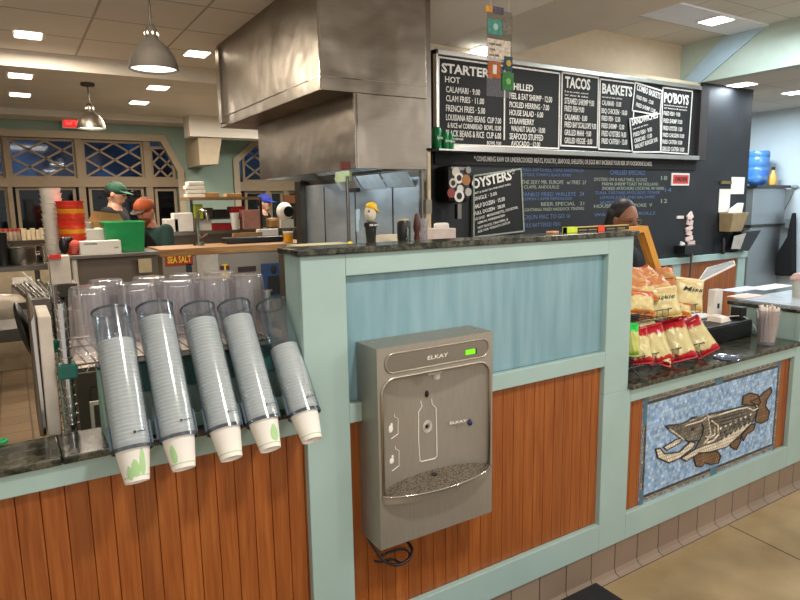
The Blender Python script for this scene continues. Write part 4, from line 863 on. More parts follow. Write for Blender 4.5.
tips = ((137, 479), (183.5, 466), (231, 456), (270, 447), (311.5, 438)); ang = (29, 31, 35, 36, 38); fill = (.245, .288, .280, .285, .185)
leaf = ((138, 463), (178, 455), None, (264, 430), None)
cup0 = None
for k in range(5):
    tip = PY(*tips[k], 1.452); a_ = math.radians(ang[k]); ax = Vector((0, math.sin(a_), math.cos(a_))); R = Matrix.Rotation(-a_, 3, 'X')
    base = tip+ax*.066; L = .345
    t = thing('cup_tube', names[k]+' of the five clear cup tubes' if k not in (2,) else 'middle one of the five clear cup tubes', 'cup dispenser', base, 'clear tubes of the cup dispenser')
    MB().lathe([(.0445, 0), (.0445, L), (.0425, L), (.0425, 0), (.0445, 0)], base, ax, 32).build('tube', M_tube, t, smooth='auto')
    MB().lathe([(.0455, -.002), (.0455, .006), (.043, .006), (.043, -.002), (.0455, -.002)], base, ax, 32).build('bottom_ring', clear('smoke_acrylic', '#8fa0b0', .15, .15, .5, .3, '#5c6c7c'), t, smooth='auto')
    MB().lathe([(.0455, L-.004), (.0455, L+.001), (.043, L+.001), (.043, L-.004), (.0455, L-.004)], base, ax, 32).build('top_ring', clear('smoke_acrylic', '#8fa0b0', .15, .15, .5, .3, '#5c6c7c'), t, smooth='auto')
    fy = R @ Vector((0, -1, 0)); side = Vector((1, 0, 0))
    for q in (-1, 1): MB().box(-.004, .004, -.006, .006, 0, .03).b.free()
    lg = MB(); o_ = base+ax*.03+fy*.0455+side*.002; lg.prism([o_, o_+side*.006, o_+side*.006+ax*.006, o_+ax*.006], fy*.0005); o2 = o_+side*.008+ax*.002; lg.prism([o2, o2+side*.018, o2+side*.018+ax*.0022, o2+ax*.0022], fy*.0005); lg.build('maker_mark', M_black, t)
    gp = MB()
    for q in (-1, 1): c_ = base+side*(.043*q)+ax*.03; gp.caps(c_-ax*.02, c_+ax*.03, .005, .005, 8)
    gp.build('side_clip', plain('clip_smoke', '#5f6f7d', .3), t)
    # nested cups
    nC = int(fill[k]/.009)
    ru = 0
    for i in range(nC+1):
        loc = tip+ax*(.009*i)
        lb = ('white paper cup with its base sticking out below the %s clear tube' % names[k]) if i == 0 else ('white paper cup nested inside the %s clear tube' % names[k])
        if cup0 is None:
            cup0 = MB().lathe(cupmesh(), (0, 0, 0), (0, 0, 1), 28).build('paper_cup', M_cup, None, smooth='auto'); tag(cup0, lb, 'paper cup', 'paper cups in the dispenser tubes'); cz = ORG[cup0.name].z; cu = cup0
        else: cu = dup(cup0, label=lb, cmap={})
        cu['group'] = 'paper cups in the dispenser tubes' if i == 0 else 'paper cups inside the %s tube' % names[k]
        cu.rotation_euler = (-a_, 0, 0); cu.location = loc+ax*(cz-.007)
        if i == 0:
            ORG[cu.name] = Vector((0, 0, cz))
            if True:
                lv = MB()   # leaf print lying on the cone, built in cup space
                spec = {0: ((-.1, .028, .020, .30), (.42, .040, .030, .22), (-.55, .020, .016, .22)), 1: ((-.75, .035, .022, .25),), 3: ((.35, .035, .022, .35),)}.get(k, ())
                for (th, zc_, hh, wd) in spec:
                    def lf(u, v, th=th, zc_=zc_, hh=hh, wd=wd):
                        b_ = 2*v-1; z_ = zc_+hh*b_; th_ = th+wd*math.sqrt(max(0, 1-b_*b_))*(1-.35*b_)*(2*u-1); r_ = .0265+.013*z_/.09+.0005
                        return Vector((r_*math.sin(th_), -r_*math.cos(th_), z_))
                    lv.grid(lf, 6, 14)
                for z_ in (.010, ):
                    ring = MB
                    lv.lathe([(.0265+.013*z_/.09+.0005, z_), (.0265+.013*(z_+.002)/.09+.0005, z_+.002)], (0, 0, 0), (0, 0, 1), 28)
                o_l = lv.build('leaf_print', M_leaf, cu, label='pale green leaf print')

# ================================================================ GLASS RACK BEHIND THE LEFT COUNTER
t = thing('wire_shelf_unit', 'chrome wire shelf unit with teal corners behind the left counter', 'wire shelf', (.38, 1.9, 0))
SZ = 1.155; yA, yB_ = 1.76, 2.12; xA = PY(72, 360, yA).x; xB = .63
xP = PY(70.5, 400, yA).x
for (x, y, top_) in ((xP, yA, PY(66, 303, yA).z), (PY(57.5, 330, yB_).x-.0, yB_, PY(54, 285, yB_).z), (xB, yA, 1.30), (xB, yB_, 1.30)):
    p = MB().frus((x, y, 0), (x, y, top_), .011, .011, 14); z = .05
    while z < top_: p.frus((x, y, z), (x, y, z+.004), .0155, .0155, 14); z += .025
    p.build('post', M_chrome, t, smooth='auto')
    MB().box(x-.022, x+.022, y-.02, y+.02, SZ-.03, SZ+.008).build('corner_clip', M_tealpl, t, bevel=.004)
w_ = MB(); xl = PY(57.5, 330, yB_).x
for (a_, b_) in (((xP, yA), (xB, yA)), ((xl, yB_), (xB, yB_)), ((xP, yA), (xl, yB_)), ((xB, yA), (xB, yB_))):
    for z in (SZ, SZ-.024): w_.tube([(a_[0], a_[1], z), (b_[0], b_[1], z)], .003, 6)
pts = []
for k in range(40): x = xP+(xB-xP)*k/39; pts.append((x, yA, SZ-.024 if k % 2 else SZ))
w_.tube(pts, .002, 5)
for k in range(22):
    x = xP+.02+(xB-xP-.03)*k/21; w_.tube([(x, yA, SZ), (x-.02*(1-k/21), yB_, SZ)], .0018, 5)
w_.build('shelf_grid', M_chrome, t)
# tumblers upside down
M_tum = clear('clear_plastic', '#efedf0', .06, .10, .80, .15, '#dcd8de')
tum0 = None
def tumbler(px, Y, lb):
    global tum0
    x = PY(px, 352, Y).x; H = .19
    if tum0 is None:
        prof = [(.0535, 0), (.057, .0), (.057, .006), (.0545, .010), (.0525, .05), (.0485, H-.03), (.0475, H-.022), (.0455, H-.006), (.043, H-.001), (.030, H), (0, H-.001)]
        tum0 = tag(MB().lathe(prof, (x, Y, SZ+.003), (0, 0, 1), 96, flute=.028, nf=12).build('plastic_tumbler', M_tum, smooth='auto'), lb, 'tumbler', 'clear tumblers on the wire shelf'); return
    c = tum0.copy(); COL.objects.link(c); c.location = (x, Y, tum0.location.z); c['label'] = lb
od = ('first', 'second', 'third', 'fourth', 'fifth')
for k, px in enumerate((94, 142, 181, 216, 251)): tumbler(px, 1.835, 'upturned clear ribbed tumbler, %s from left in the front row' % od[k])
for k, px in enumerate((112, 155, 190, 224)): tumbler(px, 1.975, 'upturned clear ribbed tumbler, %s from left in the back row' % od[k])
# steel cabinet under the shelf, board, binder, tray
t = thing('undercounter_cabinet', 'grey steel cabinet behind the cup dispenser', 'cabinet', (.5, 2.6, 0))
MB().box(.14, .95, 2.3, 2.9, .05, 1.02).build('body', steel('cab_steel', '#7b7167', .45), t); MB().box(.18, .90, 2.28, 2.30, .12, .95).build('door', steel('cab_steel', '#7b7167', .45), t)
q = MB(); 
for z in (.52, .62): q.box(.155, .30, 2.05, 2.056, z, z+.012)
for x in (.155, .225, .29): q.box(x, x+.01, 2.05, 2.056, .52, .62)
p = PY(90, 422, 2.05); dz = p.z-.57
for v in q.b.verts: v.co.z += dz
tag(q.build('napkin_rack', plain('cream_wire', '#d3cab9', .5)), 'small cream wire rack standing low beside the dispenser', 'rack')
def leanbox(pts, Y0, Y1, nm, mat, lb, cat, bevel=.003):
    A = [PY(x, y, Y0) for x, y in pts]; return tag(MB().hexa(A, [p+Vector((.0, Y1-Y0, 0)) for p in A]).build(nm, mat, bevel=bevel), lb, cat)
Q = [PY(x, y, 1.76) for x, y in ((48, 436.5), (62, 435), (51, 316), (37, 317))]
tag(MB().prism([(p.x, p.y, p.z-.0) for p in Q], (0, .22, 0)).build('binder', plain('off_white_card', '#cfc4b6', .7), bevel=.004), 'white upright box file beside the wire posts', 'box file')
Q = [PY(x, y, 1.76) for x, y in ((40, 437), (47, 437), (36, 317), (27.5, 297), (27, 300))]
t = thing('serving_tray', 'brown tray standing on edge left of the white box file', 'tray', Q[0])
MB().prism([Q[0], Q[1], Q[2], Q[3]], (0, .30, 0)).build('board', plain('tray_brown', '#6b5c4c', .5), t, bevel=.004)
MB().prism([PY(x, y, 1.755) for x, y in ((44, 434), (47, 434), (34, 315), (31, 322))], (0, .004, 0)).build('edge_band', M_chrome, t)
c_ = PY(25, 330, 2.1); R = Matrix.Rotation(math.radians(-12), 3, 'Y')
tag(MB().ell(c_, (.016, .09, .085), 24, R).build('round_pan', plain('pan_black', '#17130f', .4), smooth=True), 'black round pan edge leaning against the brown tray', 'pan')
p = PZ(1.5, 443, .995); tag(MB().tube([p+Vector((math.cos(a_*PI/10)*.011, math.sin(a_*PI/10)*.011, .004)) for a_ in range(20)], .0045, 8, closed=True).build('green_ring', plain('bright_green', '#16a35a', .4), smooth=True), 'small green ring on the left edge of the countertop', 'ring')

# ================================================================ FAR KITCHEN COUNTERS
t = thing('pass_counter', 'long wood-edged kitchen counter with posters on its front', 'counter', (1.6, 5.6, 0))
zc = 1.552-.064*5.4; xa = PY(160, 255, 5.4).x
MB().box(xa, 2.9, 5.4, 5.95, zc-.06, zc).build('wood_edge', M_wood, t, bevel=.004)
MB().box(xa+.02, 2.9, 5.42, 5.93, 0, zc-.06).build('front', steel('front_steel', '#a39a8d', .5), t)
def poster(x0_, y0_, x1_, y1_, mat, lb, txt=None, tm=None, Y=5.415):
    A = PY(x0_, y0_, Y); B = PY(x1_, y1_, Y); t_ = thing('poster', lb, 'poster', ((A.x+B.x)/2, Y, B.z))
    MB().box(A.x, B.x, Y-.008, Y, B.z, A.z).build('sheet', mat, t_)
    if txt: mb = MB(); addtext(mb, txt, (A.x+.015, Y-.010, A.z-(A.z-B.z)*(.72 if (y1_-y0_) < 15 else .16)), (B.x-A.x)-.03, .055, bold=.03); mb.build('lettering', tm, t_)
    return t_
M_yel = plain('yellow_ink', '#f0c53a', .6)
poster(165, 256, 193, 264.5, plain('poster_red', '#a8321b', .6), 'red poster reading sea salt on the kitchen counter front', 'SEA SALT', M_yel)
poster(186, 264, 194, 300, plain('poster_dark', '#26303c', .6), 'dark narrow poster below the sea salt poster')
poster(220, 266, 229.5, 272, plain('poster_brown', '#4c2413', .6), 'small brown card with a yellow letter T', 'T', M_yel)
poster(220, 272, 229.5, 279, M_yel, 'small yellow card below the letter T card')
poster(238, 267, 256, 271, plain('poster_black', '#2c1a14', .6), 'narrow dark label above the right tumblers')
t_ = poster(261, 264, 282, 297, plain('poster_blue', '#1d3a5e', .6), 'dark blue poster of a standing person in black')
A = PY(274, 280, 5.405); m_ = MB(); m_.ell((A.x, A.y, A.z+.095), (.03, .004, .042)).prism([(A.x-.07, A.y, A.z-.13), (A.x+.06, A.y, A.z-.13), (A.x+.055, A.y, A.z+.04), (A.x-.055, A.y, A.z+.04)], (0, -.003, 0)); m_.build('printed_figure', plain('poster_figure', '#171310', .6), t_)
poster(196, 255, 219, 278, plain('poster_grey', '#b8b0a4', .6), 'pale grey notice behind the middle tumblers')
poster(150, 275, 155.5, 300, plain('poster_yellow', '#cdbf5a', .6), 'pale yellow strip poster behind the tumblers', Y=5.3)
poster(138, 259, 152, 272, plain('poster_cream', '#b9aa86', .6), 'small cream notice behind the second tumbler', Y=5.3)
# beer glass, faucet, grill strip on the pass counter
p = PY(288, 246, 5.5); p.z = zc
def onc(px, Y, z, py=245): q = PY(px, py, Y); return Vector((q.x, Y, z))
q = onc(288.5, 5.5, zc); t = thing('beer_glass', 'glass of amber beer on the wood-edged counter', 'glass', q)
MB().lathe([(0, 0), (.045, 0), (.052, .13), (.05, .13), (.043, .004), (0, .004)], q).build('glass', clear('thin_glass', '#fbfbfb', .05, .03, .3), t, smooth='auto'); MB().lathe([(0, .005), (.042, .005), (.047, .09), (0, .09)], q).build('beer', plain('beer', '#e09a14', .2), t, smooth='auto')
MB().lathe([(0, .09), (.047, .09), (.0485, .105), (0, .105)], q).build('foam', M_white, t, smooth='auto')
q = onc(199, 5.75, zc); t = thing('faucet', 'tall chrome faucet on the wood-edged counter', 'faucet', q)
MB().frus(q, q+Vector((0, 0, .03)), .05, .04, 16).build('base', M_chrome, t)
MB().tube(smoothpts([q, q+Vector((0, 0, .2)), q+Vector((.02, -.02, .30)), q+Vector((.06, -.06, .30)), q+Vector((.07, -.08, .22))]), .014, 10).build('spout', M_chrome, t, smooth=True)
MB().tube([q+Vector((.0, 0, .06)), q+Vector((.08, 0, .10))], .009).build('handle', M_chrome, t)
A = onc(226, 5.75, zc, 243); B = onc(282, 5.75, zc, 243)
tag(MB().box(A.x, B.x, 5.7, 5.9, zc, zc+.055).build('griddle', M_black, bevel=.01), 'long black griddle on the wood-edged counter', 'griddle')
A = onc(228, 5.93, zc); B = onc(262, 5.93, zc)
tag(MB().box(A.x+.05, B.x, 5.905, 5.95, zc, zc+.09).build('cutting_board', M_card), 'tan cutting board standing behind the griddle', 'cutting board')
q = onc(267, 5.93, zc); tag(MB().box(q.x-.1, q.x+.12, 5.91, 5.95, zc, zc+.12).build('food_container', M_white, bevel=.01), 'white tub behind the right end of the griddle', 'tub')
# steel pass shelf, left
t = thing('steel_pass_shelf', 'steel pass shelf carrying the green bin and bucket stack', 'shelf', (.75, 5.5, 0))
z5 = 1.552-.066*5.3; x0s = PY(62, 255, 5.3).x; x1s = PY(160, 252, 5.3).x-.005
MB().box(x0s, x1s, 5.3, 5.95, z5-.03, z5).build('shelf_top', M_steel, t, bevel=.003)
MB().box(x0s+.08, x1s, 5.4, 5.45, z5-.34, z5-.03).build('apron', steel('cab_steel', '#7b7167', .45), t)
for x, y in ((x0s+.08, 5.34), (x0s+.08, 5.9), (x1s-.04, 5.9)): MB().frus((x, y, 0), (x, y, z5-.03), .02, .02, 10).build('leg', plain('leg_white', '#cfc7bb', .5), t)
# green bin
def tub(px0, px1, py_t, py_b, Y, depth, mat, nm, lb, cat, z=None, group=None, taper=.88):
    A = PY(px0, py_t, Y); B = PY(px1, py_b, Y); zb_ = z if z is not None else B.z; zt_ = A.z; cx_ = (A.x+B.x)/2; w2 = (B.x-A.x)/2
    t_ = thing(nm, lb, cat, (cx_, Y+depth/2, zb_), group)
    o = MB(); T = [(cx_-w2, Y, zt_), (cx_+w2, Y, zt_), (cx_+w2, Y+depth, zt_), (cx_-w2, Y+depth, zt_)]; k = taper
    Bt = [(cx_-w2*k, Y+depth*.06, zb_), (cx_+w2*k, Y+depth*.06, zb_), (cx_+w2*k, Y+depth*.94, zb_), (cx_-w2*k, Y+depth*.94, zb_)]
    Ti = [(cx_+(x-cx_)*.94, Y+depth/2+(y-Y-depth/2)*.94, zt_) for x, y, z_ in T]; Bi = [(cx_+(x-cx_)*.94, Y+depth/2+(y-Y-depth/2)*.94, zb_+.01) for x, y, z_ in Bt]
    V = [[o.b.verts.new(p) for p in L] for L in (Bi, Ti, T, Bt)]
    for L0, L1 in zip(V, V[1:]):
        for i in range(4): o.b.faces.new((L0[i], L0[(i+1) % 4], L1[(i+1) % 4], L1[i]))
    o.b.faces.new(V[0]); o.b.faces.new(V[3][::-1]); o.build('tub_body', mat, t_)
    MB().tube([Vector(p) for p in T], .008, 6, closed=True).build('rim', mat, t_); return t_
tub(104, 147, 223, 250, 5.5, .3, M_grnpl, 'storage_bin', 'bright green plastic bin on the steel pass shelf', 'bin', z5)
# white glove box with black text
A = PY(80, 245, 5.32); B = PY(122, 256, 5.32)
t = thing('glove_box', 'white carton with small black print in front of the green bin', 'carton', ((A.x+B.x)/2, 5.38, z5))
MB().box(A.x, B.x, 5.32, 5.46, z5+.0005, z5+.1).build('carton', M_paper, t, bevel=.002)
mb = MB(); addtext(mb, 'DISPOSABLE', (A.x+.03, 5.318, z5+.075), .09, .012, bold=.02); addtext(mb, 'GLOVES', (B.x-.05, 5.318, z5+.04), .03, .012); mb.build('lettering', M_black, t)
tub(79, 108, 230, 246, 5.62, .2, M_white, 'storage_bin', 'cream plastic tub behind the white carton', 'bin', z5)
# cardboard box
A = PY(88, 217, 5.84)
t = thing('cardboard_box', 'open brown cardboard box behind the green bin', 'box', (A.x+.12, 5.88, z5))
MB().box(A.x, A.x+.27, 5.84, 5.94, z5, A.z-.03).build('box_body', M_card, t)
MB().hexa([(A.x, 5.84, A.z-.03), (A.x+.27, 5.84, A.z-.03), (A.x+.24, 5.83, A.z+.02), (A.x+.04, 5.83, A.z+.05)], [(A.x, 5.845, A.z-.03), (A.x+.27, 5.845, A.z-.03), (A.x+.24, 5.835, A.z+.02), (A.x+.04, 5.835, A.z+.05)]).build('flap', M_card, t)
# orange buckets
bkt = None; pb_ = onc(73, 5.66, z5, 238)
cols_ = ['#d9341f', '#d9341f', '#e0471f', '#e2a21c', '#e0471f', '#d9341f', '#d43a22', '#e0471f', '#e2a21c', '#d43a22', '#d9341f']
zz = z5; dzb = (PY(70, 201, 5.66).z-.092-z5)/10
order = ('bottom', 'second', 'third', 'fourth', 'fifth', 'sixth', 'seventh', 'eighth', 'ninth', 'tenth', 'top')
for k in range(11):
    c = tag(MB().lathe([(0, 0), (.083, 0), (.100, .085), (.106, .086), (.106, .092), (.098, .092), (.080, .004), (0, .004)], (pb_.x, 5.66, z5+dzb*k), n=24).build('food_bucket', plain('bucket_'+cols_[k][1:], cols_[k], .4), smooth='auto'), '%s nested bucket counted from below, %s' % (order[k], 'yellow' if cols_[k] == '#e2a21c' else 'orange red'), 'bucket', 'nested buckets in the orange stack')
# white container stacks
def stack(px, Y, z0_, n_, r, dz, hh, nm, lb, grp, mat):
    p = onc(px, Y, z0_); o = None
    for k in range(n_):
        z = z0_+dz*k
        if o is None: o = tag(MB().lathe([(0, 0), (r*.82, 0), (r, hh*.95), (r*1.05, hh), (r*.97, hh), (r*.8, .004), (0, .004)], (p.x, Y, z), n=20).build(nm, mat, smooth='auto'), lb, 'container', grp)
        else: c = o.copy(); COL.objects.link(c); c.location = (p.x+.002*(k % 3-1), Y, z)
stack(55.5, 5.8, z5-.02, 13, .080, (PY(55, 188, 5.8).z-z5-.03)/12, .05, 'plastic_container', 'white deli container in the tall nested stack left of the buckets', 'tall stack of white containers', M_white)
stack(87, 5.80, z5+.0, 9, .055, .025, .04, 'plastic_container', 'white container in the short stack right of the buckets', 'short stack of white containers', M_white)
p = onc(64, 5.4, z5, 245); tag(MB().ell((p.x, 5.42, z5+.075), (.035, .04, .07)).ell((p.x+.04, 5.42, z5+.12), (.03, .03, .025)).build('rag', M_black, smooth=True, rem=.008), 'black cloth bundle at the left end of the pass shelf', 'cloth')
p = onc(75, 5.4, z5, 245); tag(MB().ell((p.x, 5.4, z5+.07), (.042, .03, .045)).ell((p.x-.01, 5.4, z5+.025), (.025, .025, .03)).build('red_cloth', plain('salmon_cloth', '#c85b4e', .8), smooth=True, rem=.008), 'salmon red bundle left of the white carton', 'cloth')
p = onc(110, 5.62, z5, 240)
# far left shelves and pans
t = thing('steel_prep_table', 'steel prep table with pots at the left edge', 'table', (-.2, 6.2, 0)); zp = 1.552-.077*6.0; xr = PY(48, 268, 6).x
MB().box(-1.2, xr, 6.0, 6.6, zp-.04, zp).build('table_top', M_steel, t); MB().box(-1.2, xr-.05, 6.1, 6.6, .45, .49).build('lower_shelf', M_steeld, t)
for x in (-1.1, xr-.08): MB().frus((x, 6.06, 0), (x, 6.06, zp-.04), .02, .02, 10).build('leg', M_steel, t)
def pot(px, w_, hh, mat, lb, nm='steel_pot', Y=6.2, z=None):
    p = onc(px, Y, z if z is not None else zp, 260); t_ = thing(nm, lb, 'pot', p); r = w_/2
    MB().lathe([(0, 0), (r*.97, 0), (r, .01), (r, hh), (r*1.05, hh+.004), (r*.96, hh), (r*.95, .01), (0, .008)], p, n=28).build('pot_body', mat, t_, smooth='auto')
    MB().tube([p+Vector((r, 0, hh*.7)), p+Vector((r+.03, 0, hh*.75)), p+Vector((r+.03, 0, hh*.6)), p+Vector((r, 0, hh*.55))], .006, 6).build('handle', mat, t_); return t_
pot(3.5, .09, .27, M_black, 'black coffee urn at the far left edge', 'coffee_urn'); pot(23, .2, .14, M_steel, 'large round steel pot on the prep table'); pot(45, .13, .14, M_chrome, 'smaller bright steel pot right of the large one', Y=6.35)
t = thing('wall_shelf', 'shelf of jars below the left window', 'shelf', (-.1, 7.2, 0)); zq = 1.552-.042*7.0
MB().box(-1.2, PY(50, 241, 7).x, 7.0, 7.4, zq-.03, zq).build('board', M_steeld, t); MB().box(-1.2, PY(52, 241, 7).x, 7.05, 7.4, 0, zq-.03).build('back_panel', plain('cream_panel', '#b9a88c', .6), t)
for k in range(11):
    p = onc(2+4.6*k, 7.15, zq); lb = 'jar with a red top on the jar shelf' if k < 5 else 'cream carton on the jar shelf'
    if k < 5: 
        j_ = thing('storage_jar', lb, 'jar', p, 'red topped jars on the shelf'); MB().lathe([(0, 0), (.022, 0), (.024, .075), (.018, .09), (0, .09)], p, n=12).build('jar', plain('jar_beige', '#9c8a78', .3), j_, smooth='auto'); MB().lathe([(0, .09), (.024, .09), (.024, .115), (0, .115)], p, n=12).build('lid', plain('lid_red', '#a8432c', .5), j_)
    else: tag(MB().box(p.x-.022, p.x+.022, 7.1, 7.2, zq, zq+(.11 if k % 2 else .095)).build('carton', plain('cream_carton', '#c8b594', .7)), lb, 'carton', 'cream cartons on the shelf')
# crate with utensils, grey box and bags left of the posts
p = PY(46, 290, 2.6)
A = PY(11, 284, 3.2); B = PY(36, 300, 3.2)
tag(MB().box(A.x, B.x, 3.2, 3.5, B.z, A.z).build('metal_crate', plain('grey_box', '#7d7468', .6), bevel=.006), 'grey steel box behind the standing tray', 'box')
tag(MB().box(A.x-.5, B.x+.02, 3.15, 3.6, B.z-.03, B.z-.001).box(A.x-.5, A.x-.46, 3.5, 3.56, 0, B.z-.03).build('back_shelf', M_steeld), 'dark steel shelf under the grey box at far left', 'shelf')
A = PY(49, 257, 3.4); B = PY(72, 283, 3.4); tag(MB().box(A.x, B.x, 3.4, 3.52, B.z-.0, A.z).build('note_pad', plain('pad_white', '#c9beb0', .7)), 'pale board with a red edge behind the utensils', 'board'); 
tag(MB().box(A.x, A.x+.05, 3.38, 3.399, A.z-.01, A.z+.012).build('board_clip', M_red), 'red clip on top of the pale board', 'clip')
tag(MB().box(A.x-.02, B.x+.02, 3.38, 3.56, B.z-.06, B.z-.001).box(B.x-.03, B.x, 3.48, 3.52, 0, B.z-.06).build('stand', M_steeld), 'dark stand below the pale board', 'stand')
Q = PY(38, 308, 2.5); A = PY(30, 312, 2.5); B = PY(52, 290, 2.5)
t = thing('utensil_basket', 'wire basket of upright steel utensils left of the tumblers', 'basket', (Q.x, 2.6, A.z))
MB().box(A.x, B.x, 2.5, 2.7, A.z-.05, B.z-.03).build('basket', plain('basket_grey', '#5f5850', .5), t)
tag(MB().box(A.x-.1, B.x+.02, 2.48, 2.72, A.z-.09, A.z-.051).box(B.x-.04, B.x-.01, 2.6, 2.63, 0, A.z-.09).build('side_shelf', M_steeld), 'small dark shelf under the utensil basket', 'shelf')
rods = ('nearest the tall pale knife', 'in the middle', 'close to the tumblers')
for k in range(12):
    x = A.x+.01+k*.009; y = 2.53+.12*random.random(); z = B.z-.06; dx = -.05-.02*random.random()
    tag(MB().frus((x, y, z), (x+dx, y-.02, z+.08+.015*random.random()), .003, .0045, 8).build('steel_utensil', M_chrome if k % 3 else plain('utensil_white', '#d8d0c4', .5)), 'thin slanting utensil handle in the wire basket', 'utensil', 'utensils in the wire basket')
A = PY(22, 272, 2.5); B = PY(34, 283, 2.5); tag(MB().tube([A, B, B+(B-A)*.6], .003).build('long_skewer', plain('utensil_white', '#d8d0c4', .5)), 'long white skewer sticking out left of the basket', 'skewer')
bg_ = MB()
for k in range(7): p = PY(-4+3.2*k, 309+4*(k % 2), 3.2); bg_.ell(p, (.06, .06, .07), 12)
p_ = tag(bg_.build('plastic_bag', plain('bag_film', '#9a8c7a', .4, bump=.8), smooth=True, rem=.015), 'crumpled plastic bags on the shelf at the left edge', 'plastic bag')
A = PY(-6, 322, 3.1); tag(MB().box(A.x-.4, PY(18, 322, 3.1).x, 3.05, 3.45, A.z-.06, A.z-.02).box(A.x-.4, A.x-.37, 3.3, 3.33, 0, A.z-.06).build('bag_shelf', M_black), 'dark shelf holding the plastic bags', 'shelf')
p = PZ(12, 367, 0); tag(MB().box(p.x-.35, p.x+.3, p.y-.1, p.y+.1, .0, .04).build('floor_papers', M_white), 'white papers lying on the tiled kitchen floor', 'paper')

# middle kitchen: rack with pizza boxes etc.
t = thing('kitchen_rack', 'steel rack with two shelves in front of the sage wall', 'rack', (2.0, 7.2, 0)); YR = 7.0
xa = PY(189, 196, YR).x; xb = PY(262, 196, YR).x; zt_ = PY(225, 197, YR).z; zm = PY(225, 219, YR).z; zl = PY(225, 230, YR).z
RACK = t
MB().box(xa, xb, YR, YR+.4, zt_-.03, zt_).build('top_shelf', plain('shelf_brown', '#8b6f4d', .6), t)
MB().box(xa-.25, xb+.55, YR-.05, YR+.45, zl-.04, zl).build('counter_shelf', M_steel, t)
MB().box(xa-.2, xb+.5, YR, YR+.42, 0, zl-.04).build('base_cabinet', steel('cab_steel', '#7b7167', .45), t)
for x in (xa+.01, xb-.03): MB().box(x, x+.025, YR+.0, YR+.025, zl, zt_-.03).build('post', M_steeld, t)
def kit(px, w_, hh, lb, nm, mat, cat, z=None, d=.15, Y=YR+.1, group=None, bevel=.006):
    p = onc(px, Y, zl if z is None else z, 225); return tag(MB().box(p.x-w_/2, p.x+w_/2, Y, Y+d, p.z, p.z+hh).build(nm, mat, bevel=bevel), lb, cat, group)
for k, w_ in enumerate((.2, .19, .2, .17)): kit(198+(k % 2), w_, .038, 'white takeout box, %s in the pile on the rack' % ('lowest', 'second', 'third', 'topmost')[k], 'takeout_box', M_white, 'box', zt_+.045*k)
kit(214, .16, .05, 'brown box lying on the rack top shelf', 'brown_box', M_card, 'box', zt_); kit(236, .18, .04, 'flat brown carton at the right of the rack top shelf', 'brown_box', M_card, 'box', zt_)
kit(200, .09, .16, 'yellow and green bottle under the rack top shelf', 'sauce_bottle', plain('lime_bottle', '#a8b83a', .4), 'bottle', zl+.13); kit(210, .09, .12, 'dark bottle beside the yellow and green bottle', 'dark_bottle', M_steeld, 'bottle', zl+.13)
kit(222, .14, .1, 'black box under the rack top shelf', 'black_box', M_black, 'box', zl+.13); kit(239, .17, .13, 'dark red box under the rack top shelf', 'red_box', plain('deep_red', '#a31d22', .5), 'box', zl+.13)
kit(204.5, .16, .12, 'white carton on the lower rack shelf', 'white_carton', M_white, 'carton', None); kit(222, .24, .075, 'wide red tray on the lower rack shelf', 'red_tray', plain('deep_red', '#a31d22', .5), 'tray', None)
MB().box(xa, xb-.1, YR+.05, YR+.4, zl+.118, zl+.13).build('middle_shelf', M_steel, RACK)
q = onc(235.5, YR-.0, zl, 225); t = thing('paper_cup_stack', 'tall white paper cup on the lower rack shelf', 'cup', q); MB().lathe([(0, 0), (.035, 0), (.05, .19), (.047, .19), (.032, .004), (0, .004)], (q.x, YR-.0+.02, zl), n=20).build('cup', M_cup, t, smooth='auto')
kit(252, .2, .22, 'clear and pink ingredient bin beside the blue capped worker', 'ingredient_bin', plain('pinkish', '#b88478', .5), 'bin', None, Y=YR-.02)
kit(277, .18, .12, 'crumpled brown paper bag before the blue capped worker', 'paper_bag', plain('kraft', '#b08c5c', .8, bump=.8), 'paper bag', None, Y=YR-.02, bevel=.03)
q = onc(288, 6.9, zl+.16, 216); t = thing('kitchen_scale', 'white round dial scale on the steel kitchen shelf', 'scale', (q.x, 6.9, zl)); MB().ell((q.x, 7.0, zl+.19), (.1, .08, .11)).build('housing', M_white, t, smooth=True); MB().frus((q.x+.02, 6.915, zl+.19), (q.x+.02, 6.95, zl+.19), .062, .06, 20).build('dial', M_black, t); MB().box(q.x-.08, q.x+.08, 6.93, 7.1, zl+.0005, zl+.1).build('foot', M_white, t)
kit(299, .1, .25, 'dark grinder beside the white scale', 'coffee_grinder', M_black, 'grinder', None, Y=7.2)
for k, (px, w_, hh, lb) in enumerate(((172, .14, .14, 'white squeeze bottle tray left of the faucet'), (184, .2, .2, 'tall white container left of the kitchen rack'))): kit(px, w_, hh, lb, 'white_container', M_white, 'container', zl, Y=YR-.03)
A = PY(285, 195, YW-.1); B = PY(300, 203, YW-.1); tag(MB().box(A.x, B.x+.2, YW-.06, YW-.03, B.z, A.z).build('wood_sign', plain('sign_brown', '#8a5430', .6)), 'brown sign on the far right window', 'sign')

